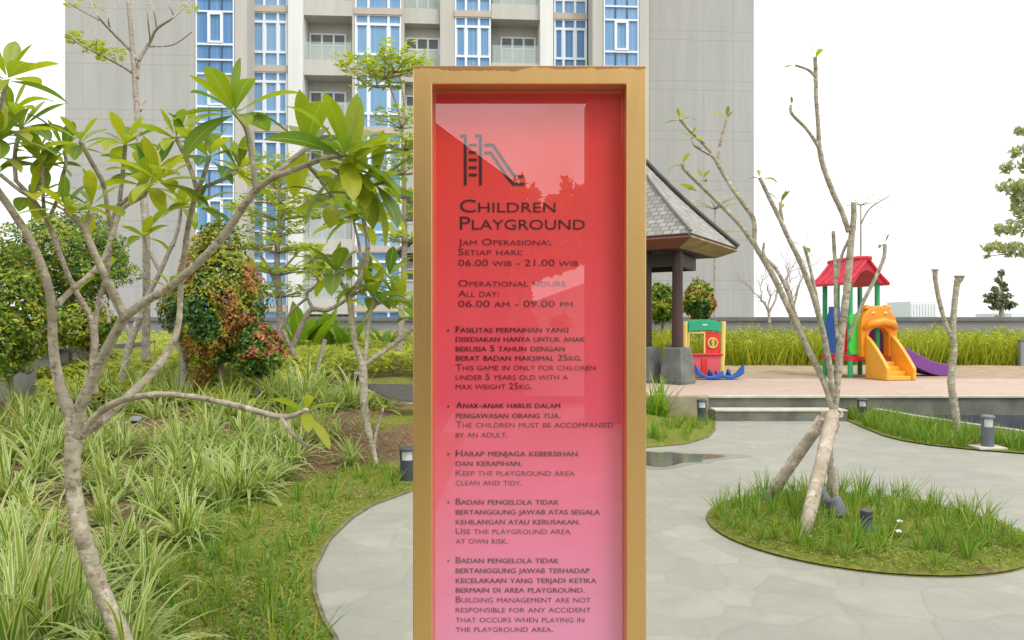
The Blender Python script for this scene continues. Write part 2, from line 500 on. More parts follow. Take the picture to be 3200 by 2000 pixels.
ps_ = cm.build("planter_soil", M['soil2'], smooth=True); tag(ps_, kind="structure")
ps_.data.attributes.new("moss", 'FLOAT', 'POINT').data.foreach_set("value", [.6] * len(cm.v))
em = MB()  # thin added strip, mossy dark tone in place of the edge shadow
for k in range(SEG):
    a, b = 2 * math.pi * k / SEG, 2 * math.pi * (k + 1) / SEG
    def rp(r, t): return (PC.x + r * math.cos(t), PC.y + r * math.sin(t), -.02)
    em.prism([rp(PR - .008, a), rp(PR + .004, a), rp(PR + .004, b), rp(PR - .008, b)], (0, 0, .0245))
tag(em.build("planter_edge_shade", simple("planter edge shade strip", (0.17, 0.165, 0.06), .9, var=.4, scale=12)), kind="structure")

RB = [(4.97, 11.38), (4.86, 10.6), (4.78, 9.9), (4.82, 9.5), (4.97, 9.16), (5.27, 8.85), (5.7, 8.57), (6.6, 8.3), (8.5, 8.15), (13.9, 8.1)]
RIM = [(13.9, 8.62), (8.6, 8.68), (7.4, 8.8), (6.75, 9.05), (6.3, 9.45), (6.0, 10.2), (5.75, 11.0), (5.6, 11.86)]
rb = MB(); rb.poly([(x, y, .016) for x, y in RB] + [(x, y, .04) for x, y in RIM] + [(4.97, 11.86, .03)])
rb_ = rb.build("border_bed", M['soil2']); tag(rb_, kind="structure")
rb_.data.attributes.new("moss", 'FLOAT', 'POINT').data.foreach_set("value", [.6] * len(rb.v))
# pond with pale rim
wm = MB(); wm.poly([(x, y, .03) for x, y in reversed(RIM)] + [(13.9, 11.88, .03)][::-1] if False else [(x, y, .03) for x, y in RIM] + [(13.9, 11.88, .03)])
mw, nt, bs, out = new_mat("pond water")
bs.inputs["Base Color"].default_value = (0.006, 0.014, 0.05, 1); bs.inputs["Roughness"].default_value = 0.05
bs.inputs["IOR"].default_value = 1.33
add_bump(nt, bs, noise_tex(nt, coords(nt), 5, 3), 0.06, 0.02)
tag(wm.build("pond_water", mw), kind="structure")
rm = MB()
for (xa, ya), (xb, yb) in zip(RIM, RIM[1:]):
    d = Vector((xb - xa, yb - ya, 0)).normalized(); nn = Vector((-d.y, d.x, 0)) * .05
    A, B = Vector((xa, ya, -.05)), Vector((xb, yb, -.05))
    rm.prism([A - nn, A + nn, B + nn, B - nn][::-1], (0, 0, .19))
tag(rm.build("pond_rim", M['concrete_lt']), kind="structure")

# raised platform: red paving, sand, steps
PZ = .33
pf = MB(); pf.box(-2.5, 60, 11.93, 15.35, -.1, PZ)
tag(pf.build("platform_paving", [M['brickpave']]), kind="structure")
sf = MB()
nx, ny = 60, 10
for j in range(ny + 1):
    for i in range(nx + 1):
        x = -2.5 + 62.5 * i / nx; y = 15.354 + 10 * j / ny
        sf.v.append((x, y, PZ - .01 + .035 * mnoise.noise(Vector((x * .8, y * .8, 5)))))
for j in range(ny):
    for i in range(nx):
        a = j * (nx + 1) + i; sf.face((a, a + 1, a + nx + 2, a + nx + 1))
tag(sf.build("sand_pit", M['sand'], smooth=True), kind="structure")
fm = MB()
fm.box(3.02, 60, 11.87, 11.928, -.1, PZ - .035)                     # dark face
fm.box(3.02, 4.98, 11.40, 11.868, -.1, .137)                        # lower step
tag(fm.build("platform_steps", M['concrete']), kind="structure")
fm = MB()
fm.box(3.02, 60, 11.835, 11.926, PZ - .032, PZ + .004)                # pale nosing
fm.box(3.02, 4.98, 11.385, 11.72, .140, .166)
tag(bevel(fm.build("step_nosing", M['concrete_lt']), .006), kind="structure")
fm = MB(); fm.box(-2.5, 3.016, 11.80, 11.928, -.1, PZ - .01)
tag(fm.build("platform_side", M['plinth']), kind="structure")

# puddle on the path
pu = MB(); pts = []
for k in range(40):
    a = 2 * math.pi * k / 40
    r = 1 + .22 * math.sin(3 * a + 1) + .12 * math.sin(7 * a)
    pts.append((1.60 + .55 * r * math.cos(a) + .05 * math.sin(5 * a), 8.35 + .42 * r * math.sin(a), .004))
pu.poly(pts)
dp = MB(); dp.poly([(1.60 + (x - 1.60) * 1.32 + .05 * math.sin(i), 8.35 + (y - 8.35) * 1.25, .002) for i, (x, y, z) in enumerate(pts)])
tag(dp.build('damp_stain', simple('damp paving', (.24, .235, .195), .45, var=.15, scale=7)), kind='structure')
mp_, nt, bs, out = new_mat("wet puddle")
bs.inputs["Base Color"].default_value = (0.10, 0.098, 0.08, 1); bs.inputs["Roughness"].default_value = 0.07
add_bump(nt, bs, noise_tex(nt, coords(nt), 14, 4), .12, .01)
bs.inputs["Specular IOR Level"].default_value = 0.5
tag(pu.build("puddle_water", mp_), kind="structure")

# ------------------------------------------------------------------ the sign
def sx(px, d=2.0): return (px - 1600) / FPX * d
def sz(py, d=2.0): return CAMZ - (py - 1000) / FPX * d
sign = thing("playground_sign", "tall red to pink playground rules sign in a gold metal frame", "sign", (0.046, 2.08, 0))
mg, nt, bs, out = new_mat("brushed gold metal")
v = coords(nt, (14, 14, .8)); f = noise_tex(nt, v, 5, 5, .7); f2 = noise_tex(nt, coords(nt), 9, 5, .6)
c = ramp(nt, f, [(.3, (0.735, 0.455, 0.175)), (.7, (0.75, 0.468, 0.185))])
c = mixc(nt, ramp(nt, f2, [(.55, (0, 0, 0)), (.8, (.3, .3, .3))]), c, (0.62, 0.35, 0.12))
spz = nd(nt, 'ShaderNodeSeparateXYZ'); nt.links.new(coords(nt), spz.inputs[0])
rz_ = mth(nt, 'MULTIPLY', mth(nt, 'GREATER_THAN', mth(nt, 'ADD', spz.outputs[2], mth(nt, 'MULTIPLY', f2, .05)), 2.178), .7)
c = mixc(nt, rz_, c, (0.30, 0.14, 0.07))
nt.links.new(c, bs.inputs["Base Color"]); bs.inputs["Metallic"].default_value = .82
nt.links.new(ramp(nt, f, [(.3, (.29, .29, .29)), (.7, (.33, .33, .33))]), bs.inputs["Roughness"])
M['gold'] = mg
xl, xr, zt = sx(1290), sx(2020), sz(204)
il, ir, it = sx(1351), sx(1957), sz(263)
fr = MB()
o4 = [(xl, 0), (xr, 0), (xr, zt), (xl, zt)]; i4 = [(il, .14), (ir, .14), (ir, it), (il, it)]
for y in (2.0, 2.16):
    for x, z in o4 + i4: fr.v.append((x, y, z))
for i in range(4):
    j = (i + 1) % 4
    fr.face((i, j, 4 + j, 4 + i)); fr.face((8 + j, 8 + i, 12 + i, 12 + j)); fr.face((j, i, 8 + i, 8 + j)); fr.face((4 + i, 4 + j, 12 + j, 12 + i))
bevel(fr.build("frame", mg, sign), .0045, 3)
fr = MB(); fr.box(il + .0005, ir - .0005, 2.07, 2.155, .141, it - .001)
fr.build("back_box", M['gold'], sign)
mp2, nt, bs, out = new_mat("printed red to pink panel")
tc = nd(nt, "ShaderNodeTexCoord"); sp = nd(nt, "ShaderNodeSeparateXYZ"); nt.links.new(tc.outputs["Object"], sp.inputs[0])
mr = nd(nt, "ShaderNodeMapRange"); mr.inputs[1].default_value = .15; mr.inputs[2].default_value = 2.1
nt.links.new(sp.outputs[2], mr.inputs[0])
c = ramp(nt, mr.outputs[0], [(0, (.82, .40, .68)), (.12, (.83, .35, .58)), (.30, (.84, .235, .43)), (.45, (.86, .15, .28)), (.60, (.85, .095, .15)), (.74, (.84, .075, .09)), (.9, (.80, .048, .035)), (1, (.76, .035, .028))])
nt.links.new(c, bs.inputs["Base Color"]); bs.inputs["Roughness"].default_value = .5
pn = MB(); pn.box(il + .0005, ir - .0005, 2.055, 2.069, .141, it - .0005)
panel = pn.build("panel", mp2, sign)

m_ink = simple("dark printed ink", (0.045, 0.006, 0.009), .6, var=.1)
m_ink2 = simple("dark red printed ink", (0.13, 0.008, 0.022), .6, var=.1)
def text_verts(mb, txt, xa, xb, base, cap, bold=0.0, sc=.76, D=2.0535):
    """small-caps line set between pixel columns xa..xb on pixel row base"""
    cu = bpy.data.curves.new("line", 'FONT'); cu.body = txt; cu.size = 1.0
    cu.small_caps_scale = sc; cu.resolution_u = 3
    for fmt, ch in zip(cu.body_format, txt): fmt.use_small_caps = True
    o = bpy.data.objects.new("line", cu); COL.objects.link(o)
    bpy.context.view_layer.update()
    dg = bpy.context.evaluated_depsgraph_get()
    me = bpy.data.meshes.new_from_object(o.evaluated_get(dg))
    xs = [v.co.x for v in me.vertices]
    x0, x1 = sx(xa, D), sx(xb, D)
    k = (x1 - x0) / (max(xs) - min(xs)); h = cap / FPX * D / .727
    n = len(mb.v)
    for v in me.vertices: mb.v.append((x0 + (v.co.x - min(xs)) * k, D, sz(base, D) + v.co.y * h))
    for p in me.polygons: mb.face([n + i for i in p.vertices])
    bpy.data.objects.remove(o); bpy.data.meshes.remove(me); bpy.data.curves.remove(cu)
ttl = MB()
text_verts(ttl, "Children", 1437, 1736, 663, 42); text_verts(ttl, "Playground", 1437, 1828, 717, 43)
ttl.build("title_lettering", m_ink, panel)
hrs = MB()
for t, xb, b in (("Jam Operasional", 1726, 766), ("Setiap hari:", 1632, 797), ("06.00 wib - 21.00 wib", 1807, 831),
                 ("Operational hours", 1767, 895), ("All day:", 1560, 927), ("06.00 am - 09.00 pm", 1790, 959)):
    text_verts(hrs, t, 1432, xb, b, 21.5)
hrs.build("hours_lettering", m_ink2, panel)
rul = MB()
LINES = [("Fasilitas permainan yang", 1776, 1039, 1), ("disediakan hanya untuk anak", 1828, 1068, 1), ("berusia 5 tahun dengan", 1764, 1098, 1), ("berat badan maksimal 25kg.", 1818, 1127, 1),
         ("This game in only for children", 1861, 1157, 0), ("under 5 years old with a", 1775, 1187, 0), ("max weight 25kg.", 1662, 1216, 0),
         ("Anak-anak harus dalam", 1750, 1276, 1), ("pengawasan orang tua.", 1751, 1307, 1), ("The children must be accompanied", 1916, 1336, 0), ("by an adult.", 1587, 1367, 0),
         ("Harap menjaga kebersihan", 1804, 1426, 1), ("dan kerapihan.", 1631, 1456, 1), ("Keep the playground area", 1796, 1487, 0), ("clean and tidy.", 1632, 1517, 0),
         ("Badan pengelola tidak", 1746, 1577, 1), ("bertanggung jawab atas segala", 1874, 1608, 1), ("kehilangan atau kerusakan.", 1812, 1639, 1), ("Use the playground area", 1783, 1669, 0), ("at own risk.", 1588, 1699, 0),
         ("Badan pengelola tidak", 1746, 1760, 1), ("bertanggung jawab terhadap", 1842, 1791, 1), ("kecelakaan yang terjadi ketika", 1863, 1822, 1), ("bermain di area playground.", 1827, 1852, 1),
         ("Building management are not", 1846, 1883, 0), ("responsible for any accident", 1846, 1914, 0), ("that occurs when playing in", 1826, 1945, 0), ("the playground area.", 1729, 1975, 0)]
for t, xb, b, bo in LINES:
    text_verts(rul, t, 1424, xb, b, 20.5)
    if bo: text_verts(rul, t, 1425.0, xb + 1.0, b - .2, 20.5, D=2.0532)
D_ = 2.0535
for b in (1032, 1270, 1419, 1570, 1753):
    x, z = sx(1401, D_), sz(b, D_); n = len(rul.v)
    for k in range(8): rul.v.append((x + .003 * math.cos(k * math.pi / 4), D_, z + .003 * math.sin(k * math.pi / 4)))
    rul.face(range(n, n + 8))
rul.build("rules_lettering", m_ink2, panel)
pic = MB()
def pz(a, b): return sx(1270 + a / 3.143, D_), sz(180 + b / 3.143, D_)
def stroke(pts, w):
    w = w / 3.143 / FPX * D_ * .5
    P2 = [Vector((*pz(*p),)) for p in pts]
    L = []; Rr = []
    for i, p in enumerate(P2):
        d0 = (P2[i] - P2[i - 1]).normalized() if i else (P2[1] - P2[0]).normalized()
        d1 = (P2[i + 1] - P2[i]).normalized() if i < len(P2) - 1 else d0
        m_ = d0 + d1
        m_ = m_.normalized(); nn = Vector((-m_.y, m_.x)); s_ = w / max(.4, nn.dot(Vector((-d0.y, d0.x))))
        L.append(p + nn * s_); Rr.append(p - nn * s_)
    for i in range(len(P2) - 1):
        pic.quad((Rr[i].x, D_, Rr[i].y), (Rr[i + 1].x, D_, Rr[i + 1].y), (L[i + 1].x, D_, L[i + 1].y), (L[i].x, D_, L[i].y))
stroke([(527, 769), (578, 769), (578, 1252)], 29); stroke([(673, 769), (727, 769), (727, 1252)], 29)
for yy in (858, 930, 1003, 1080, 1152): stroke([(613, yy), (692, yy)], 26)
stroke([(765, 858), (850, 858), (1050, 1150), (1075, 1168)], 28); stroke([(1088, 1167), (1157, 1167)], 26)
stroke([(765, 935), (830, 935), (985, 1165), (1048, 1241), (1160, 1241)], 28)
pic.build("slide_pictogram", m_ink, panel)
mgl, nt, bs, out = new_mat("sign glass")
nt.nodes.remove(bs)
tr = nd(nt, "ShaderNodeBsdfTransparent"); gl = nd(nt, "ShaderNodeBsdfGlossy"); gl.inputs["Roughness"].default_value = 0.005
mx = nd(nt, "ShaderNodeMixShader"); nt.links.new(ramp(nt, noise_tex(nt, coords(nt), 3.5, 5, .7), [(.3, (.14, .14, .14)), (.7, (.20, .20, .20))]), mx.inputs[0])
nt.links.new(tr.outputs[0], mx.inputs[1]); nt.links.new(gl.outputs[0], mx.inputs[2]); nt.links.new(mx.outputs[0], out.inputs["Surface"])
gp = MB(); gp.quad((il + .001, 2.045, .142), (ir - .001, 2.045, .142), (ir - .001, 2.045, it - .001), (il + .001, 2.045, it - .001))
gp.build("glass", mgl, sign)

# ------------------------------------------------------------------ building behind the photographer, seen mirrored in the sign's glass
M['dark_render'] = simple("dark stained wall", (0.035, 0.03, 0.028), .8)
club = thing("clubhouse", "dark gabled pavilion mirrored in the glass of the red sign", "building", (0, -9, 0))
Dm = 4.09
def RX(px, y): return (px - 1600) / FPX * (Dm - y)
def RZ(py, y): return CAMZ - (py - 1000) / FPX * (Dm - y)
b = MB(); yy = -7.0
b.box(-5, 5, yy - .3, yy, RZ(306, yy), RZ(306, yy) + 1.1); b.build("canopy_beam", M['dark_render'], club)
b = MB(); b.box(RX(1838, yy), RX(1846, yy) + .95, yy - .6, yy - .01, 0, RZ(306, yy) - .003); b.build("column", simple("brown column", (.07, .035, .03), .6), club)
b = MB(); yy = -10.0
A_ = (RX(1250, yy), RZ(300, yy)); B_ = (RX(1610, yy), RZ(570, yy)); C_ = (RX(1660, yy), RZ(640, yy))
b.prism([(-7, yy, 2.4), (B_[0] + .3, yy, 2.4), (C_[0], yy, C_[1]), (B_[0], yy, B_[1]), (A_[0], yy, A_[1]), (-4.2, yy, 7.0), (-8, yy, 4.2)], (0, -5, 0))
b.build("roof", M['dark_render'], club)
b = MB(); b.box(-6.5, RX(1640, yy), yy - 4.5, yy - .3, 0, 2.398); b.build("wall", M['dark_render'], club)
b = MB(); b.prism([(RX(1640, yy), yy - 1, 0), (RX(1860, yy), yy - 1, 0), (RX(1860, yy), yy - 1, RZ(870, yy)), (RX(1640, yy), yy - 1, RZ(950, yy))], (0, -3, 0))
b.build("side_wall", simple("pale side wall", (.75, .75, .72), .7, var=.05), club)
hb = MB(); random.seed(5)
for i in range(5200):
    px = ru(1600, 1880); yb = -9.2
    top = 600 + 34 * math.sin(px * .045) + 22 * math.sin(px * .13 + 1) if px > 1640 else 560
    py = lerp(top, 1020, random.random() ** .8)
    if py > 885 - (px - 1640) * .35 and px > 1655 and py < 1010 + 26 * math.sin(px * .06): continue
    c_ = Vector((RX(px, yb), yb + ru(-.4, .4), RZ(py, yb)))
    hb.flake(c_, rvec() + Vector((0, .8, .5)), ru(.14, .26), ru(.08, .14))
hb2 = hb.build("climbing_foliage", M['leaf_dark'], club)

# ------------------------------------------------------------------ apartment tower
W0 = Vector((-23.9, 40.8, 0)); W1 = Vector((13.6, 43.2, 0))
Ud = (W1 - W0).normalized(); Nd = Vector((-Ud.y, Ud.x, 0))       # Nd points away from camera
ANG = math.atan2(Ud.y, Ud.x)
def fu(px, off=0.0):
    """distance along the facade of pixel column px on the plane set back by off"""
    r = Vector(((px - 1600) / FPX, 1, 0)); o = W0 + Nd * off
    t = o.dot(Nd) / r.dot(Nd)
    return (r * t - W0).dot(Ud)
def fz(px, py, off=0.0):
    r = Vector(((px - 1600) / FPX, 1, 0)); o = W0 + Nd * off
    t = o.dot(Nd) / r.dot(Nd)
    return CAMZ - (py - 1000) / FPX * t
tower = thing("apartment_tower", "tall grey apartment tower with columns of blue glass windows and white pillars", "building", W0, ANG)
def wallpanel_mat(name, c, vx=1.75, joints=True, stain=.5):
    m, nt, bs, out = new_mat(name)
    tc = nd(nt, "ShaderNodeTexCoord"); sp = nd(nt, "ShaderNodeSeparateXYZ"); nt.links.new(tc.outputs["Object"], sp.inputs[0])
    f = noise_tex(nt, coords(nt, (1, 1, .12)), 1.6, 6, .65)
    col = ramp(nt, f, [(.3, tuple(x * .89 for x in c)), (.7, tuple(x * 1.05 for x in c))])
    g = noise_tex(nt, coords(nt, (1, 1, .5)), .25, 4, .6)
    col = mixc(nt, ramp(nt, g, [(.4, (0, 0, 0)), (.7, (.25, .25, .25))]), col, tuple(x * .8 for x in c))
    if joints:
        jx = mth(nt, 'LESS_THAN', mth(nt, 'FRACT', mth(nt, 'DIVIDE', sp.outputs[0], vx)), .022)
        zz = mth(nt, 'FRACT', mth(nt, 'DIVIDE', mth(nt, 'SUBTRACT', sp.outputs[2], 0.35), 2.86))
        j1 = mth(nt, 'LESS_THAN', zz, .02)
        j2 = mth(nt, 'LESS_THAN', mth(nt, 'ABSOLUTE', mth(nt, 'SUBTRACT', zz, .19)), .01)
        j = mth(nt, 'MAXIMUM', jx, mth(nt, 'MAXIMUM', j1, j2))
        col = mixc(nt, mth(nt, 'MULTIPLY', j, .24), col, tuple(x * .45 for x in c))
    nt.links.new(col, bs.inputs["Base Color"]); bs.inputs["Roughness"].default_value = .85; bs.inputs["Specular IOR Level"].default_value = .25
    return m
M['twall'] = wallpanel_mat("tower grey panel", (0.455, 0.45, 0.43))
M['tpil'] = wallpanel_mat("tower pilaster", (0.55, 0.53, 0.485), 3.0, False)
M['twhite'] = wallpanel_mat("tower white pillar", (0.80, 0.80, 0.78), 3.0, False)
M['tband'] = wallpanel_mat("balcony band", (0.58, 0.565, 0.52), 5, False)
M['spand'] = simple("spandrel", (0.53, 0.45, 0.38), .7, var=.1, scale=.8)
M['tframe'] = simple("white window frame", (0.80, 0.84, 0.90), .4, var=.03)
def glass_mat(name, stops, rough=.12):
    m, nt, bs, out = new_mat(name)
    ob = nd(nt, "ShaderNodeObjectInfo")
    f = noise_tex(nt, coords(nt, (6, 1, .05)), 1.6, 4, .7)
    f = mth(nt, 'ADD', mth(nt, 'MULTIPLY', f, .75), mth(nt, 'MULTIPLY', ob.outputs["Random"], .36))
    nt.links.new(ramp(nt, f, stops), bs.inputs["Base Color"])
    bs.inputs["Roughness"].default_value = rough; bs.inputs["Specular IOR Level"].default_value = .35
    return m
M['tglass'] = glass_mat("blue window glass", [(.25, (0.07, 0.19, 0.39)), (.5, (0.13, 0.29, 0.53)), (.75, (0.24, 0.41, 0.62))])
M['tdoor'] = glass_mat("balcony door glass", [(.3, (0.30, 0.33, 0.30)), (.55, (0.55, 0.58, 0.52)), (.8, (0.70, 0.71, 0.63))], .3)
M['trail'], nt, bs, out = new_mat("frosted balcony glass")
bs.inputs["Base Color"].default_value = (.55, .64, .60, 1); bs.inputs["Roughness"].default_value = .25
tr = nd(nt, "ShaderNodeBsdfTransparent"); mx = nd(nt, "ShaderNodeMixShader"); mx.inputs[0].default_value = .30
nt.links.new(tr.outputs[0], mx.inputs[1]); nt.links.new(bs.outputs[0], mx.inputs[2]); nt.links.new(mx.outputs[0], out.inputs["Surface"])
M['ttrans'] = simple('dark transom glass', (.10, .115, .11), .15, var=.3, scale=2)
M['tline'] = simple("dark mullion", (0.05, 0.09, 0.16), .5)

FL = 187 / FPX * 41.5                                   # storey height
ZS = fz(842, 38)                                        # underside of a spandrel
def px2m(p): return p / 187 * FL
ZTOP = ZS + 4.0 * FL
tb = MB()
tb.box(fu(203), fu(2356, 1.0), 1.62, 15, -3, ZTOP); tower_body = tb.build("wall", M['twall'], tower, local=True)
tb = MB(); WOFF = -1.5
tb.box(fu(203, WOFF), fu(609, WOFF), WOFF, 1.6, -3, ZTOP - .02)
tb.build("end_wall", M['twall'], tower, local=True); tb = MB()
tb.box(fu(2030, 1.0), fu(2356, 1.0) + .003, 1.0, 1.618, -3, ZTOP - .03)
tb.build("end_wall", M['twall'], tower, local=True)
tb = MB()
tb.box(fu(734, WOFF), fu(772, WOFF), WOFF, 1.6, -3, ZTOP - .02); tb.box(fu(1852, WOFF), fu(1884, WOFF), WOFF, 1.6, -3, ZTOP - .02)
tb.box(fu(1998, WOFF), fu(2029, WOFF), WOFF, 1.6, -3, ZTOP - .02)
tb.box(fu(1375), fu(1420), .0, 1.6, -3, ZTOP - .02); tb.box(fu(1256), fu(1263), -.05, 1.6, -3, ZTOP - .02); tb.box(fu(1101), fu(1108), -.05, 1.6, -3, ZTOP - .02)
tb.box(fu(772, WOFF) + .002, fu(786), .4, 1.6, -3, ZTOP - .02); tb.box(fu(1835), fu(1852, WOFF) - .002, .4, 1.6, -3, ZTOP - .02)
tb.build("pilaster", M['tpil'], tower, local=True)
tb = MB(); tb.box(fu(900, -.4), fu(946, -.4), -.4, 1.6, -3, ZTOP - .02); tb.box(fu(1688, -.4), fu(1729, -.4), -.4, 1.6, -3, ZTOP - .02)
tb.build("white_pillar", M['twhite'], tower, local=True)
FLOORS = range(-3, 6)
def copy_part(o, z):
    c = o.copy(); COL.objects.link(c); c.parent = o.parent; c.location.z = z
    for ch in o.children:
        g = ch.copy(); COL.objects.link(g); g.parent = c
        g.matrix_parent_inverse = ch.matrix_parent_inverse
    return c
def band_window(pxa, pxb, vm):
    """three-light blue window column, one storey, local z 0 = spandrel underside"""
    a, b_ = fu(pxa), fu(pxb); w = b_ - a; fw = .09
    f_ = MB()
    f_.m = 0
    tops = [(0, 3), (26, 34), (121, 128)]
    for y0, y1 in tops: f_.box(a, b_, -.02, .12, -px2m(y1), -px2m(y0))
    segs = [(3, 26), (34, 121), (128, 167)]
    xs = [(a, a + fw)] + [(a + w * t - fw * .7, a + w * t + fw * .7) for t in vm] + [(b_ - fw, b_)]
    for y0, y1 in segs:
        for xa, xb in xs: f_.box(xa, xb, -.018, .12, -px2m(y1), -px2m(y0))
        if y0 == 34:       # thicker sash round the main panes
            ed = [q for pr in zip([x[1] for x in xs[:-1]], [x[0] for x in xs[1:]]) for q in pr]
            for i in range(0, len(ed), 2):
                f_.box(ed[i], ed[i] + .05, .02, .12, -px2m(y1), -px2m(y0)); f_.box(ed[i + 1] - .05, ed[i + 1], .02, .12, -px2m(y1), -px2m(y0))
    f_.m = 1; f_.box(a - .02, b_ + .02, -.10, 1.6, -px2m(187), -px2m(167))
    o = f_.build("window", [M['tframe'], M['spand']], tower, local=True)
    g = MB()
    ed = [q for pr in zip([x[1] for x in xs[:-1]], [x[0] for x in xs[1:]]) for q in pr]
    for y0, y1 in segs:
        for i in range(0, len(ed), 2):
            m_ = .052 if y0 == 34 else .002
            g.box(ed[i] + m_, ed[i + 1] - m_, .07, .10, -px2m(y1) + .002, -px2m(y0) - .002)
    g.build("glass", M['tglass'], o, local=True)
    for k in FLOORS:
        if k == FLOORS[0]: o.location.z = ZS - k * FL
        else: copy_part(o, ZS - k * FL)
    fil = MB(); fil.box(a, b_, .125, 1.6, -3, ZTOP - .04); fil.build("window_bay", M['tline'], tower, local=True)
band_window(786, 899, (.35, .73)); band_window(1109, 1255, (.29, .72)); band_window(1421, 1534, (.31, .67)); band_window(1731, 1834, (.29, .64))
def wing_window(pxa, pxb, zt_):
    a, b_ = fu(pxa, WOFF), fu(pxb, WOFF); w = b_ - a; y0 = WOFF
    f_ = MB()
    for p0, p1 in ((0, 5), (98, 104), (145, 150)): f_.box(a, b_, y0 - .02, y0 + .12, -px2m(p1), -px2m(p0))
    for p0, p1 in ((5, 98), (104, 145), (150, 187)):
        f_.box(a, a + .07, y0 - .018, y0 + .12, -px2m(p1), -px2m(p0)); f_.box(b_ - .07, b_, y0 - .018, y0 + .12, -px2m(p1), -px2m(p0))
    xa, xb = a + w * .31, a + w * .71
    f_.box(xa, xa + .14, y0 - .05, y0 + .12, -px2m(97), -px2m(6)); f_.box(xb - .14, xb, y0 - .05, y0 + .12, -px2m(97), -px2m(6))
    f_.box(xa + .14, xb - .14, y0 - .05, y0 + .12, -px2m(12), -px2m(6)); f_.box(xa + .14, xb - .14, y0 - .05, y0 + .12, -px2m(97), -px2m(91))
    f_.m = 1
    for t in (.345, .675):
        for p0, p1 in ((104, 145), (150, 187)): f_.box(a + w * t - .03, a + w * t + .03, y0 + .0, y0 + .12, -px2m(p1), -px2m(p0))
    o = f_.build("wing_window", [M['tframe'], M['tline']], tower, local=True)
    g = MB()
    for p0, p1 in ((5, 98), (104, 145), (150, 187)): g.box(a + .072, b_ - .072, y0 + .06, y0 + .10, -px2m(p1) + .001, -px2m(p0) - .001)
    g.build("glass", M['tglass'], o, local=True)
    for k in FLOORS:
        if k == FLOORS[0]: o.location.z = zt_ - k * FL
        else: copy_part(o, zt_ - k * FL)
    fil = MB(); fil.box(a, b_, y0 + .125, 1.6, -3, ZTOP - .04); fil.build("window_bay", M['tline'], tower, local=True)
wing_window(611, 732, fz(670, 33, WOFF)); wing_window(1886, 1996, fz(1940, 60, WOFF))
def balcony(pxa, pxb, off, ybot, doors):
    a, b_ = fu(pxa, off), fu(pxb, off); zb = fz((pxa + pxb) / 2, ybot, off); bh = px2m(48)
    s_ = MB(); s_.box(a, b_, off - .12, 1.6, 0, .16); s_.box(a, b_, off - .12, off + .06, .162, bh)
    o = s_.build("balcony", M['tband'], tower, local=True)
    r_ = MB(); r_.box(a + .06, b_ - .06, off - .03, off, bh + .01, bh + px2m(58)); r_.build("railing", M['trail'], o, local=True)
    d_ = MB(); w = b_ - a; ya = 1.02; yb_ = 1.08
    s2 = MB(); s2.box(a, b_, 1.12, 1.6, .165, FL - .002); s2.build('back_wall', M['tpil'], o, local=True)
    xa, xb = a + w * doors[0], a + w * doors[1]; n = 3; z0, z1 = .165, FL - .55
    for i in range(n + 1):
        x = lerp(xa, xb, i / n); d_.box(x - .05, x + .05, ya, 1.118, z0, z1)
    d_.box(xa + .05, xb - .05, ya + .005, 1.118, z1 - .09, z1 + .0); d_.box(xa + .05, xb - .05, ya + .005, 1.118, z1 - .72, z1 - .62)
    dr = d_.build("door", M['tframe'], o, local=True)
    g_ = MB()
    for i in range(n):
        x0, x1 = lerp(xa, xb, i / n) + .052, lerp(xa, xb, (i + 1) / n) - .052
        g_.m = 0; g_.box(x0, x1, yb_, yb_ + .03, z0 + .002, z1 - .722); g_.m = 1; g_.box(x0, x1, yb_, yb_ + .03, z1 - .618, z1 - .092)
    g_.build("door_glass", [M['tdoor'], M['ttrans']], o, local=True)
    for k in FLOORS:
        if k == FLOORS[0]: o.location.z = zb - k * FL
        else:
            c = copy_part(o, zb - k * FL)
balcony(947, 1101, 0.0, 51, (.07, .80)); balcony(1263, 1374, .5, 76, (.03, .97)); balcony(1536, 1687, 0.0, 63, (.22, .93))

# far blocks beyond the parapet; the haze is put into their pale colour
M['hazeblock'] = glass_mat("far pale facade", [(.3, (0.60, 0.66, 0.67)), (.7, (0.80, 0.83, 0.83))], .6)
def far_block(px0, px1, py, d, label):
    r = thing("distant_building", label, "building", ((px0 + px1) / 2 / FPX * d - 1600 / FPX * d, d, -30))
    m = MB(); x0, x1, z1 = sx(px0, d), sx(px1, d), sz(py, d)
    m.box(x0, x1, d, d + 20, -30, z1); m.build("wall", M['hazeblock'], r)
    m = MB()
    n = max(3, int((px1 - px0) / 9))
    for i in range(n):
        t = (i + .5) / n; m.box(lerp(x0, x1, t) - .35, lerp(x0, x1, t) + .35, d - .3, d - .002, -30, z1 - 1.0)
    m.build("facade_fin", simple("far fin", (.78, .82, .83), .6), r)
far_block(2845, 2927, 942, 320, "pale hazy tower block on the horizon behind the cut double stemmed tree")
far_block(3160, 3330, 979, 260, "low pale rooftop block just above the parapet at the frame edge")

# parapet wall
pw = thing("parapet_wall", "long grey parapet wall with dark cap behind the lime hedge", "wall", (15, 25, 0))
m = MB(); m.box(-14, 70, 25.0, 25.25, -.1, 1.46); m.build("wall", M['wallgrey'], pw)
m = MB(); m.box(-14, 70, 24.93, 25.3, 1.462, 1.60); bevel(m.build("coping", M['wallcap'], pw), .015)

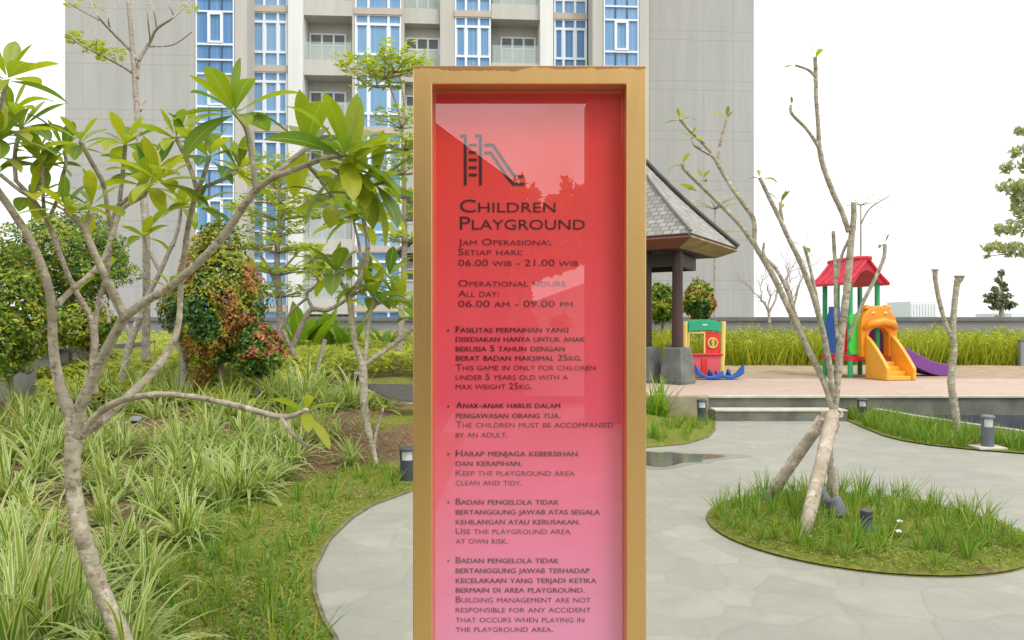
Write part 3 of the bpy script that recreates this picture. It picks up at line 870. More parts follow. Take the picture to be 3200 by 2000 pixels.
# low weathered wall on the left
gw = thing("garden_wall", "weathered grey wall behind the shrubs at the left edge", "wall", P(100, 1200, 10))
a, b_ = P(-260, 1100, 8.6), P(470, 1070, 17.0)
dd = Vector((b_.x - a.x, b_.y - a.y, 0)).normalized(); nn = Vector((-dd.y, dd.x, 0)) * .09
m = MB(); A = Vector((a.x, a.y, .0)); B = Vector((b_.x, b_.y, .0))
m.prism([A - nn, A + nn, B + nn, B - nn][::-1], (0, 0, .98)); m.build("wall", M['gardenwall'], gw)
m = MB(); A.z = B.z = .982; nn *= 1.35
m.prism([A - nn, A + nn, B + nn, B - nn][::-1], (0, 0, .06)); m.build("coping", M['wallcap'], gw)
# ------------------------------------------------------------------ gazebo on the platform
GA = Vector((3.03, 13.0, 2.98)); gu = Vector((.5, .866, 0)); gv = Vector((-.8, .6, 0)); LU, LV = 3.2, 7.0
gaz = thing("gazebo", "dark timber gazebo with steep grey shingle roof behind the red sign", "gazebo", (1.2, 16.3, PZ))
def shingle_mat():
    m, nt, bs, out = new_mat("grey wood shingles")
    tc = nd(nt, "ShaderNodeTexCoord"); b = nd(nt, "ShaderNodeTexBrick")
    b.inputs["Scale"].default_value = 1.0; b.inputs["Brick Width"].default_value = .16; b.inputs["Row Height"].default_value = .14
    b.inputs["Mortar Size"].default_value = .012; b.inputs["Color1"].default_value = (.31, .295, .27, 1); b.inputs["Color2"].default_value = (.48, .455, .42, 1)
    b.inputs["Mortar"].default_value = (.20, .185, .17, 1); b.inputs["Bias"].default_value = -.1
    nt.links.new(tc.outputs["UV"], b.inputs["Vector"])
    f = noise_tex(nt, coords(nt), 3, 5, .65)
    c = mixc(nt, .6, b.outputs["Color"], ramp(nt, f, [(.3, (.6, .6, .58)), (.7, (1.15, 1.15, 1.15))]), 'MULTIPLY')
    nt.links.new(c, bs.inputs["Base Color"]); bs.inputs["Roughness"].default_value = .85
    sp = nd(nt, "ShaderNodeSeparateXYZ"); nt.links.new(tc.outputs["UV"], sp.inputs[0])
    saw = mth(nt, 'FRACT', mth(nt, 'DIVIDE', sp.outputs[1], .14))
    add_bump(nt, bs, mth(nt, 'MULTIPLY', saw, mth(nt, 'SUBTRACT', 1, b.outputs["Fac"])), .8, .03)
    return m
M['shingle'] = shingle_mat()
M['teak'] = simple("dark red timber", (0.055, 0.024, 0.018), .5, var=.3, scale=5, stretch=(1, 1, .1))
M['teak2'] = simple("shaded brown fascia timber", (0.17, 0.055, 0.035), .5, var=.25, scale=5, stretch=(.2, .2, 1))  # fascia sides away from the light; shade put into the colour
M['ridge'] = simple("dark ridge tile", (0.10, 0.095, 0.09), .7, var=.3, scale=5)
M['basestone'] = simple("grey andesite block", (0.135, 0.145, 0.13), .8, var=.35, scale=4, bump=.3)
GB = GA + gu * LU; GC = GA + gv * LV; GD = GC + gu * LU
mid = (GA + GB) / 2
rise = 2.2
R1 = mid + gv * 2.0 + Vector((0, 0, rise)); R2 = mid + gv * (LV - 2.0) + Vector((0, 0, rise))
def roof_face(mb, a, b_, c, d=None):
    """a-b eave, c(,d) ridge; slightly dished; uv in metres"""
    e = (b_ - a); n = 6; L = e.length; e = e.normalized()
    top0, top1 = (d if d is not None else c), c
    for i in range(n):
        t0, t1 = i / n, (i + 1) / n
        def row(t):
            s_ = Vector((0, 0, -.09 * math.sin(math.pi * t)))
            return lerp(a, top0, t) + s_, lerp(b_, top1, t) + s_
        p0, p1 = row(t0); q0, q1 = row(t1)
        S = (c - b_).length
        uvs = [((p - a).dot(e), tt * S) for p, tt in ((p0, t0), (p1, t0), (q1, t1), (q0, t1))]
        mb.quad(p0, p1, q1, q0, uvs)
m = MB()
roof_face(m, GA, GB, R1); roof_face(m, GC, GA, R1, R2); roof_face(m, GD, GC, R2); roof_face(m, GB, GD, R2, R1)
gr = m.build("roof", M['shingle'], gaz, smooth=False)
so = gr.modifiers.new("Solid", 'SOLIDIFY'); so.thickness = .05; so.offset = -1
for a, b_ in ((GA, R1), (GB, R1), (GC, R2), (GD, R2), (R1, R2)):
    k = MB(); pts = []
    for i in range(9):
        t = i / 8; s_ = -.09 * math.sin(math.pi * t) if b_ is not R2 or a is not R1 else 0
        pts.append(lerp(a, b_, t) + Vector((0, 0, s_ + .035)))
    sd = Vector((b_ - a)).cross(Vector((0, 0, 1))).normalized() * .085
    if a is GA: k.tube(pts, .028, 6)
    else:
        k.tube([p + sd for p in pts], .032, 6); k.tube([p - sd for p in pts], .032, 6)
        k.tube([p + Vector((0, 0, -.01)) for p in pts], .07, 6)
    k.build("ridge_cap", M['ridge'] if a is not GA else M['shingle'], gr)
ins = .34; dz = Vector((0, 0, -.20))
cor = [GA, GB, GD, GC]; inn = [GA + gu * ins + gv * ins, GB - gu * ins + gv * ins, GD - gu * ins - gv * ins, GC + gu * ins - gv * ins]
sh = Vector((0, 0, -.055))
for i in range(4):
    j = (i + 1) % 4; k = MB()
    a, b_, c, d = cor[i] + sh, cor[j] + sh, inn[j] + dz, inn[i] + dz
    k.quad(a, b_, c, d)
    o = k.build("fascia", M['teak2'] if i != 0 else simple("olive lit fascia timber", (0.23, 0.18, 0.075), .6, var=.35, scale=3), gaz)  # right-hand fascia: the light on it is put into a paler olive
    q = o.modifiers.new("Solid", 'SOLIDIFY'); q.thickness = .03; q.offset = 0
k = MB(); k.quad(*[p + dz + Vector((0, 0, .01)) for p in inn][::-1]); o = k.build("soffit", simple("dark soffit board", (.03, .027, .03), .7), gaz)
q = o.modifiers.new("Solid", 'SOLIDIFY'); q.thickness = .04; q.offset = 0
ring_ = [GA + gu * .9 + gv * .55, GA + gu * 2.5 + gv * .75, GA + gu * 2.5 + gv * 6.4, GA + gu * .9 + gv * 6.4]
for i in range(4):
    a, b_ = ring_[i].copy(), ring_[(i + 1) % 4].copy(); a.z = b_.z = 2.50 - .002 * i
    nn = Vector((-(b_ - a).y, (b_ - a).x, 0)).normalized() * (.06 + .002 * i)
    k = MB(); k.prism([a - nn, a + nn, b_ + nn, b_ - nn][::-1], (0, 0, .235)); k.build("beam", simple('dark beam', (.03, .02, .02), .6), gaz)
def gpost(p):
    k = MB(); x, y = p.x, p.y
    k.lathe([(.105, .62), (.10, 1.5), (.098, 2.46)], (x, y, PZ), 10)
    o = k.build("post", M['teak'], gaz, smooth=False)
    k = MB(); pr = []
    for r, h in ((.27, -.02), (.285, .06), (.275, .09), (.22, .64), (.205, .67)):
        pr.append((r * 1.2, h))
    k.lathe(pr, (x, y, PZ), 4); bb = k.build("stone_base", M['basestone'], o)
    bevel(bb, .015)
for s_, t in ((.9, .55), (.9, 1.18), (2.3, 1.02), (.9, 6.4), (2.3, 6.4)): gpost(GA + gu * s_ + gv * t)

# ------------------------------------------------------------------ play structure
def plastic(name, c): 
    m = simple(name, c, .38, var=.08, scale=3); return m
PL = {k: plastic("plastic " + k, c) for k, c in dict(red=(.62, .03, .06), orange=(.82, .29, .015), orange2=(.82, .38, .035), green=(.025, .36, .14), dgreen=(.02, .20, .10), blue=(.02, .12, .47), purple=(.18, .045, .26), yellow=(.78, .58, .17),
      pink=(.72, .10, .12), white=(.75, .75, .75), teal=(.02, .38, .20), scarlet=(.70, .03, .02)).items()}
play = thing("play_structure", "plastic playground tower with red roof, orange steps and purple slide", "playground slide", (7.15, 16.0, PZ), R(12))
for x, y in ((-.42, -.42), (-.42, .42), (.42, .42), (.2, -.42), (-.42, 0)):
    k = MB(); k.lathe([(.05, 0), (.05, 2.06)], (x, y, 0), 12); k.build("post", PL['green'] if (y < 0 or x < 0) else PL['dgreen'], play, local=True, smooth=False)
    if y < 0 or x < 0:
        pass
# roof: gable with flared eaves, arched ends
prof = [(-.66, 1.93), (-.58, 1.98), (-.40, 2.10), (-.22, 2.25), (-.07, 2.38), (0, 2.44), (.07, 2.38), (.22, 2.25), (.40, 2.10), (.58, 1.98), (.66, 1.93)]
prof = [(x * .74 - .15, z) for x, z in prof]
inner = [(.60, 1.88), (.5, 1.93), (.42, 1.90), (.36, 1.95), (.2, 2.12), (0, 2.19), (-.2, 2.12), (-.36, 1.95), (-.42, 1.90), (-.5, 1.93), (-.60, 1.88)]
inner = [(x * .74 - .15, z) for x, z in inner]
k = MB(); k.prism([(x, -.64, z) for x, z in prof[::-1]] + [(x, -.64, z - .07) for x, z in prof], (0, 1.28, 0))
rf = k.build("roof", PL['red'], play, local=True); bevel(rf, .032, 3)
k = MB(); k.tube([(-.15, -.67, 2.405), (-.15, -.3, 2.42), (-.15, .3, 2.42), (-.15, .67, 2.405)], [.05, .06, .06, .05], 10); k.build('ridge_cap', PL['red'], rf, local=True, smooth=True)
for y in (-.58, .50):
    k = MB(); k.prism([(x, y, z - .05) for x, z in prof[::-1]] + [(x, y, z) for x, z in inner[::-1]], (0, .08, 0)); k.build("gable", PL['red'], rf, local=True)
for i in range(5):
    y = -.5 + .25 * i
    for sgn in (-1, 1):
        k = MB(); k.tube([(sgn * x * .74 - .15, y, z + .01) for x, z in ((.62, 1.955), (.40, 2.10), (.22, 2.25), (.05, 2.40))], .018, 6); k.build("roof_rib", PL['red'], rf, local=True)
k = MB(); k.box(-.47, .47, -.47, .47, .34, .47); bevel(k.build("deck", PL['red'], play, local=True), .02)
# green bumpy front-left panel
k = MB(); pts = []
for i in range(28):
    a = i / 27; z = lerp(.47, 1.30, a); w = .15 + .045 * abs(math.sin(a * math.pi * 3)); pts.append((w, z))
k.prism([(-.30 + w, -.50, z) for w, z in pts] + [(-.30 - w, -.50, z) for w, z in reversed(pts)], (0, .07, 0)); bevel(k.build("climbing_panel", plastic("plastic bright green", (.05, .5, .06)), play, local=True), .015)
# blue wavy panel on the left side
k = MB(); pts = []
for i in range(20):
    a = i / 19; pts.append((lerp(.48, 1.45, a), .34 - .12 * a + .04 * math.sin(a * 12)))
k.prism([(-.50, w, z) for z, w in pts] + [(-.50, -w * .6, z) for z, w in reversed(pts)], (.07, 0, 0)); bevel(k.build("wave_panel", PL['blue'], play, local=True), .015)
k = MB(); k.prism([(.44, -.40, .48), (.44, .40, .48), (.44, .40, 1.2), (.44, -.40, 1.2)], (.06, 0, 0)); k.build("side_panel", PL['purple'], play, local=True)
k = MB(); k.prism([(-.05, .42, .48), (.40, .42, .48), (.40, .42, 1.15), (-.05, .42, 1.15)][::-1], (0, .05, 0)); k.build("back_panel", PL['scarlet'], play, local=True)
# orange animal arch over the steps
AX = .10; arch_o = []; arch_i = []
for i in range(25):
    a = math.pi * i / 24
    arch_o.append((AX + .41 * math.cos(a) * (1 + .08 * math.sin(2 * a) ** 2), .86 + .60 * math.sin(a) ** .8)); arch_i.append((AX + .23 * math.cos(a), .84 + .18 * math.sin(a)))
k = MB(); k.prism([(AX + .39, -.62, .42)] + [(x, -.62, z) for x, z in arch_o] + [(AX - .39, -.62, .42), (AX - .23, -.62, .42)] + [(x, -.62, z) for x, z in reversed(arch_i)] + [(AX + .23, -.62, .42)], (0, .20, 0))
ar = k.build("face_arch", PL['orange'], play, local=True); bevel(ar, .03, 3)
k = MB(); k.tube([(AX - .36, -.64, 1.0), (AX - .25, -.70, 1.10), (AX, -.74, 1.14), (AX + .25, -.70, 1.10), (AX + .36, -.64, 1.0)], [.05, .075, .085, .075, .05], 10); k.build("muzzle", PL['orange'], ar, local=True, smooth=True)
for sx_ in (-.14, .14):
    k = MB(); k.lathe([(.0, -.04), (.035, -.03), (.042, 0), (.035, .012), (.0, .02)], (AX + sx_, -.62, 1.30), 12, (0, -1, 0)); e = k.build("eye", PL['yellow'], ar, local=True, smooth=True)
    k = MB(); k.lathe([(.016, .0), (.014, .022), (.0, .026)], (AX + sx_, -.622, 1.295), 8, (0, -1, 0)); k.build("pupil", simple("black plastic", (.02, .02, .02), .4), ar, local=True)
    k = MB(); k.lathe([(.0, -.06), (.08, -.05), (.09, 0), (.05, .04), (0, .05)], (AX + sx_ * 1.6, -.52, 1.43), 10); k.build("ear", PL['orange'], ar, local=True, smooth=True)
# steps
ST = [(.0, .34), (.15, .255), (.30, .17), (.45, .085)]
for i, (dy, z) in enumerate(ST):
    k = MB(); k.box(AX - .25, AX + .25, -.62 - dy - .15, -.62 - dy + .004 * i - .002, 0 + .002 * i, z); bevel(k.build("tread", PL['orange2'], play, local=True), .012)
for s_ in (-1, 1):
    x0 = AX + s_ * .29 - .04; out = []
    for i in range(13):
        t = i / 12; out.append((-.62 - .64 * t, .86 - .62 * t ** 1.6 - .05 * math.sin(t * 3.1)))
    k = MB(); k.prism([(x0, -.62, .0), (x0, -.62, .86)] + [(x0, y, z) for y, z in out[1:]] + [(x0, -1.26, .0)], (.08, 0, 0))
    bevel(k.build("stair_rail", PL['orange2'], play, local=True), .025, 3)
# purple slide to the right
path_ = []
for i in range(15):
    t = i / 14; path_.append((.48 + 1.72 * t, .10, .52 - .46 * sstep(min(1, t * 1.15)) + .03 * t))
k = MB()
for (x0, y0, z0), (x1, y1, z1) in zip(path_, path_[1:]):
    k.quad((x0, -.22, z0), (x1, -.22, z1), (x1, .22, z1), (x0, .22, z0))
sl = k.build("slide", PL['purple'], play, local=True); q = sl.modifiers.new("Solid", 'SOLIDIFY'); q.thickness = .05
for s_ in (-1, 1):
    k = MB(); low = [(x, s_ * .24, z - .10) for x, y, z in path_]; top = [(x, s_ * .24, z + .23 - .08 * i / 14) for i, (x, y, z) in enumerate(path_)]
    k.prism(low + top[::-1] if s_ < 0 else (low + top[::-1])[::-1], (0, .04 * -s_ if False else .04, 0)); bevel(k.build("slide_side", PL['purple'], sl, local=True), .018, 3)
k = MB(); k.box(1.9, 2.15, -.2, .2, -.02, .06); k.build("slide_foot", PL['purple'], sl, local=True)

# small playhouse panel at left of the playground
ph = thing("playhouse", "small red and yellow plastic playhouse with green arched top", "playhouse", (3.86, 15.45, PZ), R(4))
for x in (-.385, .385):
    k = MB(); k.tube([(x * .93, 0, 0), (x, 0, .55), (x * 1.02, 0, 1.14)], [.055, .055, .06], 10); bevel(k.build("post", PL['yellow'], ph, local=True), .01)
    k = MB(); k.tube([(x * 1.05, .75, 0), (x * 1.05, .72, .55), (x * 1.02, .68, 1.10)], [.055, .055, .06], 10); k.build("post", PL['yellow'], ph, local=True)
k = MB(); top = [(lerp(-.33, .33, i / 12), 1.12 + .06 * math.sin(math.pi * i / 12)) for i in range(13)]; bot = [(lerp(-.33, .33, i / 12), .93 + .035 * math.sin(math.pi * i / 12)) for i in range(13)]
k.prism([(x, -.05, z) for x, z in bot] + [(x, -.05, z) for x, z in top[::-1]], (0, .8, 0)); bevel(k.build("arched_top", PL['teal'], ph, local=True), .01)
k = MB(); k.prism([(-.05, -.06, 1.06), (.05, -.06, 1.06), (.05, -.06, 1.085), (-.05, -.06, 1.085)], (0, .009, 0)); k.build("badge", PL['white'], ph, local=True)
# red upper right with round hole: ring of quads
k = MB(); cx, cz, r_ = .17, .71, .085
n = 24; sq = []
for i in range(n):
    a = 2 * math.pi * i / n; dx, dz_ = math.cos(a), math.sin(a); s_ = min(.15 / abs(dx) if abs(dx) > 1e-6 else 9, .22 / abs(dz_) if abs(dz_) > 1e-6 else 9)
    sq.append((cx + dx * s_, cz + dz_ * s_, cx + dx * r_, cz + dz_ * r_))
for i in range(n):
    a, b_ = sq[i], sq[(i + 1) % n]
    k.quad((a[0], -.02, a[1]), (b_[0], -.02, b_[1]), (b_[2], -.02, b_[3]), (a[2], -.02, a[3]))
o = k.build("round_window_panel", PL['scarlet'], ph, local=True); q = o.modifiers.new("Solid", 'SOLIDIFY'); q.thickness = .05
k = MB(); k.tube([(cx + .095 * math.cos(a), -.035, cz + .095 * math.sin(a)) for a in [2 * math.pi * i / 24 for i in range(25)]], .016, 6); k.build("window_ring", PL['yellow'], ph, local=True)
k = MB()
for q4 in ((-.33, .02, .47, .50), (-.33, -.30, .50, .93), (-.01, .02, .50, .93), (-.30, -.01, .90, .93)): k.box(q4[0], q4[1], -.03, .03, q4[2], q4[3])
k.build("window_frame", PL['yellow'], ph, local=True)
k = MB(); k.box(-.35, .36, -.03, .03, .06, .468); bevel(k.build("lower_panel", PL['pink'], ph, local=True), .012)
k = MB(); k.box(-.06, .06, -.05, -.032, .06, .40); bevel(k.build("door_strip", PL['scarlet'], ph, local=True), .006)
k = MB(); k.box(-.37, .38, -.07, .05, .455, .50); bevel(k.build("counter", PL['scarlet'], ph, local=True), .015)
k = MB(); k.box(.36, .41, .03, .70, .06, .60); k.build("side_panel", PL['scarlet'], ph, local=True)
def rocker(x, y, rz, label):
    r = thing("blue_rocker", label, "rocker toy", (x, y, PZ), rz, "blue rocker toys beside the playhouse")
    pts = []
    for i in range(13):
        t = i / 12; pts.append((lerp(-.27, .27, t), .03 + .14 * (2 * t - 1) ** 2 * (1.6 if t < .5 else .7)))
    k = MB(); k.prism([(x_, -.11, z * .5) for x_, z in pts] + [(x_, -.11, z + .05) for x_, z in pts[::-1]], (0, .22, 0)); bevel(k.build("body", PL['blue'], r, local=True), .02)
    k = MB(); k.lathe([(.05, 0), (.045, .09), (.025, .14), (.0, .15)], (.02, 0, .06), 10); k.build("handle", plastic("plastic navy", (.015, .05, .22)), r, local=True, smooth=True)
rocker(3.86, 15.05, R(-6), "blue plastic rocker in front of the small playhouse, nearer its door")
rocker(4.28, 15.12, R(174), "blue plastic rocker beside the right post of the small playhouse")

# ------------------------------------------------------------------ lamps
M['lampblk'] = simple("charcoal lamp metal", (0.045, 0.05, 0.065), .5, var=.15)
M['lampgrey'] = simple("slate lamp metal", (0.12, 0.125, 0.155), .45, var=.15)
M['lens'] = simple("frosted lens", (.55, .58, .55), .4, var=.05)
def bollard(x, y, z, h, label, plate=False, mat=None):
    b = thing("bollard_light", label, "bollard light", (x, y, z), 0, "low bollard lights along the path")
    mt = mat or M['lampgrey']; r = .066
    k = MB(); k.lathe([(r, 0), (r, h * .62)], (0, 0, 0), 20); k.build("body", mt, b, local=True, smooth=False)
    k = MB(); k.lathe([(r * .78, h * .622), (r * .78, h * .89)], (0, 0, 0), 20); k.build("lens", M['lens'], b, local=True)
    for a in (R(0), R(180)):
        k = MB(); k.box(math.cos(a) * r * .9 - .008, math.cos(a) * r * .9 + .008, -.014, .014, h * .621, h * .895); k.build("strut", mt, b, local=True)
    k = MB(); k.lathe([(r * 1.0, h * .892), (r * 1.17, h * .91), (r * 1.17, h * .95), (r * .9, h)], (0, 0, 0), 20); k.build("cap", mt, b, local=True)
    if plate:
        k = MB(); k.box(-.16, .16, -.12, .12, -.03, -.002); bevel(k.build("concrete_pad", M['concrete_lt'], b, local=True), .008)
    return b
bollard(5.50, 8.88, .045, .355, "slate bollard light on a pale pad in the right bed by the pond", True)
bollard(-.965, 7.08, .02, .31, "dark bollard light half hidden behind the gold sign frame", mat=M['lampblk'])
bollard(2.78, 11.25, .02, .32, "small dark bollard light at the left end of the steps", mat=M['lampblk'])
bollard(5.22, 11.45, .03, .30, "dark bollard light in the grass at the right end of the steps", mat=M['lampblk'])
st = thing("stub_light", "short charcoal cylinder light among grass of the round planter", "garden light", (P(2708, 1665, 5.2).x, 5.2, .03))
k = MB(); k.lathe([(.036, 0), (.036, .125)], (0, 0, 0), 18); k.build("body", M['lampgrey'], st, local=True)
k = MB(); k.lathe([(.041, .127), (.041, .178), (.036, .184)], (0, 0, 0), 18); k.build("cap", M['lampblk'], st, local=True)
def flood(p, ax, L, r, label):
    f = thing("flood_light", label, "flood light", p, 0, "flood lights under the propped tree")
    ax = Vector(ax).normalized()
    k = MB(); k.lathe([(r * .75, -L * .5), (r, -L * .35), (r, L * .5), (r * 1.06, L * .5), (r * 1.06, L * .6)], (0, 0, 0), 20, ax); k.build("housing", M['lampgrey'], f, local=True)
    k = MB(); k.lathe([(r * .9, L * .602), (r * .9, L * .61)], (0, 0, 0), 20, ax); k.build("lens", M['lampblk'], f, local=True)
    k = MB(); k.tube([(0, 0, -.02), (.0, .02, -.12), (.0, .02, .06 - p[2])], .014, 8); k.build("stake", M['lampblk'], f, local=True)
pp = P(2612, 1582, 5.62); flood((pp.x, pp.y, pp.z), (.28, -.35, -.9), .12, .062, "larger slate flood light at the foot of the propped tree")
pp = P(2570, 1552, 5.9); flood((pp.x, pp.y, pp.z), (-.35, .25, .7), .10, .05, "smaller slate flood light tucked behind the front wooden prop")
def spot(px, py, hpx, label):
    g = G(px, py); h = hpx / FPX * g.y
    f = thing("garden_spotlight", label, "spotlight", g, 0, "black garden spotlights among the spider plants")
    k = MB(); k.tube([(0, 0, -.03), (0, 0, h * .5)], .012, 6); k.build("stake", M['lampblk'], f, local=True)
    k = MB(); k.lathe([(.03, 0), (.035, .02), (.075, h * .55), (.075, h * .6)], (0, 0, h * .4), 14, (0.15, -.3, 1)); hd = k.build("head", M['lampblk'], f, local=True)
    k = MB(); k.lathe([(.066, h * .602), (.066, h * .61)], (0, 0, h * .4), 14, (0.15, -.3, 1)); k.build("lens", simple('spot lens', (.2, .21, .22), .3), f, local=True)
spot(662, 1362, 48, "black garden spotlight with pale lens above the largest spider plants")
spot(425, 1345, 40, "black garden spotlight below the arching plumeria limb")
spot(246, 1330, 62, "black garden spotlight just right of the plumeria fork")
spot(1116, 1206, 42, "black garden spotlight beside the slim tree at the sag of dark netting")

# ------------------------------------------------------------------ plants
def cr(pts, n=5):
    """Catmull-Rom through (vector, radius) pairs"""
    out = []; N = len(pts)
    for i in range(N - 1):
        p0, p1, p2, p3 = pts[max(0, i - 1)], pts[i], pts[i + 1], pts[min(N - 1, i + 2)]
        for k in range(n):
            t = k / n
            def f(a, b, c, d): return .5 * ((2 * b) + (c - a) * t + (2 * a - 5 * b + 4 * c - d) * t * t + (3 * b - a - 3 * c + d) * t ** 3)
            out.append((Vector([f(p0[0][j], p1[0][j], p2[0][j], p3[0][j]) for j in range(3)]), lerp(p1[1], p2[1], t)))
    out.append(pts[-1]); return out
def limb(mb, spec, sides=8, knob=.05):
    """spec: (px, py, distance, radius px) ..."""
    pts = [(P(a, b, d), r / FPX * d) for a, b, d, r in spec]
    c = cr(pts)
    rad = [r * (1 + knob * math.sin(i * 2.3 + spec[0][0]) + ru(-knob, knob) * .6) for i, (p, r) in enumerate(c)]
    mb.tube([p for p, r in c], rad, sides, True, .03)
    return (c[-1][0] - c[-3][0]).normalized(), c[-1][0]
def plum_prof(t): return max(.08, math.sin(math.pi * min(1, t ** 1.32)) ** .72) if t < .985 else .06
def rosette(mb, p, axis, n, L, spread=(28, 100), wid=.345):
    if n > 5: n += 2
    L *= .88
    ax = (Vector(axis) * .7 + Vector((0, 0, .5))).normalized()
    u = ax.orthogonal().normalized(); w = ax.cross(u); a0 = ru(0, 6.28)
    for i in range(n):
        t = i / max(1, n - 1)
        az = a0 + i * 2.4 + ru(-.25, .25); el = R(lerp(spread[0], spread[1], t) + ru(-8, 8))
        d = ax * math.cos(el) + (u * math.cos(az) + w * math.sin(az)) * math.sin(el)
        l = L * (lerp(.72, 1.0, min(1, t * 1.6)) + ru(-.12, .1))
        mb.blade(p + d * .012 - ax * .02 * t, d, l, l * wid * ru(.85, 1.12), lerp(.2, 1.15, t) * ru(.5, 1.4), 8, ru(-.25, .25), plum_prof, ru(.12, .35))
def plum_tree(label, trunk, branches, tips, base, mat, leafm=None, group=None, sides=9, name="plumeria_tree", rs=1.0):
    trunk = [(a, b_, d, r_ * rs) for a, b_, d, r_ in trunk]; branches = [[(a, b_, d, r_ * rs) for a, b_, d, r_ in br] for br in branches]
    t = thing(name, label, "tree", base, 0, group)
    k = MB(); limb(k, trunk, sides + 3); tr_ = k.build("trunk", mat, t, smooth=True)
    ends = {}
    for i, b_ in enumerate(branches):
        k = MB(); ends[i] = limb(k, b_, sides); k.build("branch", mat, t, smooth=True)
    k = MB()
    for tp in tips:
        if tp[0] == 'b':                         # at the end of branch i
            d, p = ends[tp[1]]; rosette(k, p, d, tp[2], tp[3], *(tp[4:5] or ((28, 95),)))
        else:
            rosette(k, P(tp[1], tp[2], tp[3]), tp[4], tp[5], tp[6])
    if k.f: k.build("crown", leafm or M['plum_leaf'], t, smooth=True)
    return t
random.seed(11)
# the near tree on the left
TR = [(430, 2120, 3.22, 37), (392, 2010, 3.22, 36), (330, 1880, 3.22, 34), (285, 1760, 3.22, 33), (252, 1650, 3.22, 32), (232, 1540, 3.22, 31), (226, 1440, 3.22, 31), (234, 1345, 3.22, 33)]
BR = [
 [(238, 1370, 3.22, 26), (218, 1290, 3.22, 25), (185, 1200, 3.2, 21), (167, 1090, 3.18, 18), (163, 980, 3.16, 17), (150, 890, 3.14, 17), (105, 770, 3.1, 16), (45, 670, 3.06, 15), (-30, 560, 3.0, 14), (-70, 480, 2.95, 13)],   #0 left stem
 [(238, 1370, 3.22, 27), (250, 1280, 3.2, 24), (285, 1195, 3.18, 22), (335, 1090, 3.14, 20), (378, 1010, 3.1, 20), (398, 975, 3.08, 21)],    #1 middle stem
 [(392, 990, 3.08, 19), (450, 945, 3.04, 18), (520, 903, 3.0, 17), (610, 830, 2.96, 16), (700, 735, 2.92, 16), (760, 645, 2.9, 16), (806, 585, 2.88, 16)],    #2 main right limb
 [(800, 592, 2.88, 14), (855, 556, 2.85, 13), (925, 528, 2.82, 12), (1000, 500, 2.78, 11), (1085, 480, 2.74, 11)],     #3
 [(800, 592, 2.88, 11), (850, 555, 2.92, 11), (905, 505, 2.96, 11), (960, 462, 3.0, 10)],  #4
 [(800, 600, 2.88, 12), (795, 545, 2.86, 12), (783, 460, 2.84, 12), (768, 395, 2.82, 12), (728, 345, 2.8, 11)],  #5
 [(392, 1000, 3.08, 17), (365, 935, 3.05, 16), (322, 850, 3.0, 15), (288, 775, 2.97, 14), (262, 705, 2.95, 14)],  #6
 [(262, 710, 2.95, 13), (235, 685, 2.93, 12), (200, 650, 2.9, 11)],  #7
 [(264, 708, 2.95, 12), (280, 680, 2.97, 11), (288, 640, 3.0, 11)],  #8
 [(172, 960, 3.16, 13), (215, 915, 3.2, 12), (270, 868, 3.25, 11), (315, 820, 3.3, 10), (340, 770, 3.35, 10), (360, 705, 3.4, 10), (385, 650, 3.4, 9), (450, 610, 3.4, 9), (462, 575, 3.4, 8)], #9
 [(352, 730, 3.4, 10), (338, 665, 3.35, 9), (322, 575, 3.3, 9), (285, 505, 3.25, 9), (250, 440, 3.2, 9)],  #10
 [(250, 1360, 3.22, 22), (310, 1318, 3.25, 20), (400, 1240, 3.32, 18), (480, 1160, 3.4, 16), (535, 1080, 3.46, 14), (558, 1010, 3.5, 12), (566, 900, 3.5, 11), (578, 780, 3.48, 11), (592, 690, 3.45, 11), (617, 590, 3.42, 11)],  #11
 [(617, 595, 3.42, 10), (640, 540, 3.4, 9), (655, 485, 3.38, 9)],  #12
 [(617, 598, 3.42, 10), (600, 540, 3.42, 9), (575, 480, 3.42, 9), (548, 428, 3.42, 8)],  #13
 [(577, 486, 3.42, 8), (584, 450, 3.42, 7), (588, 415, 3.42, 7)],  #14
 [(622, 592, 3.42, 9), (670, 572, 3.42, 8), (720, 550, 3.42, 8), (750, 528, 3.42, 8)],  #15
 [(262, 1352, 3.22, 16), (300, 1300, 3.18, 15), (370, 1255, 3.1, 14), (480, 1233, 3.0, 13), (600, 1240, 2.9, 12), (720, 1263, 2.82, 12), (820, 1290, 2.76, 12), (885, 1303, 2.74, 12), (925, 1296, 2.72, 11), (960, 1280, 2.7, 10)],  #16
 [(880, 1302, 2.74, 10), (895, 1332, 2.72, 9), (925, 1368, 2.7, 8), (968, 1398, 2.68, 7)],  #17
 [(340, 1010, 3.1, 8), (335, 965, 3.12, 7), (312, 935, 3.12, 6)],  #18 twig
]
TP = [('b', 3, 11, .30), ('b', 4, 7, .29), ('b', 5, 12, .27), ('b', 7, 7, .19), ('b', 8, 7, .19), ('b', 9, 11, .23), ('b', 10, 7, .18), ('b', 12, 9, .24), ('b', 13, 8, .2), ('b', 14, 6, .18), ('b', 15, 8, .22), ('b', 16, 7, .17),
      ('b', 0, 10, .26), ('p', 25, 240, 2.9, (.2, 0, .8), 9, .26), ('p', 10, 420, 2.95, (.3, 0, .6), 9, .22), ('p', 1105, 525, 2.78, (.5, -.3, -.9), 7, .28), ('p', 1180, 570, 2.85, (.8, -.2, -.3), 6, .25), ('p', 620, 640, 3.4, (0, 0, 1), 7, .18), ('p', 500, 560, 3.2, (.2, -.2, .8), 9, .24), ('p', 1120, 600, 2.85, (.6, 0, .2), 9, .20), ('p', 1040, 620, 3.1, (0, -.2, .3), 9, .22)]
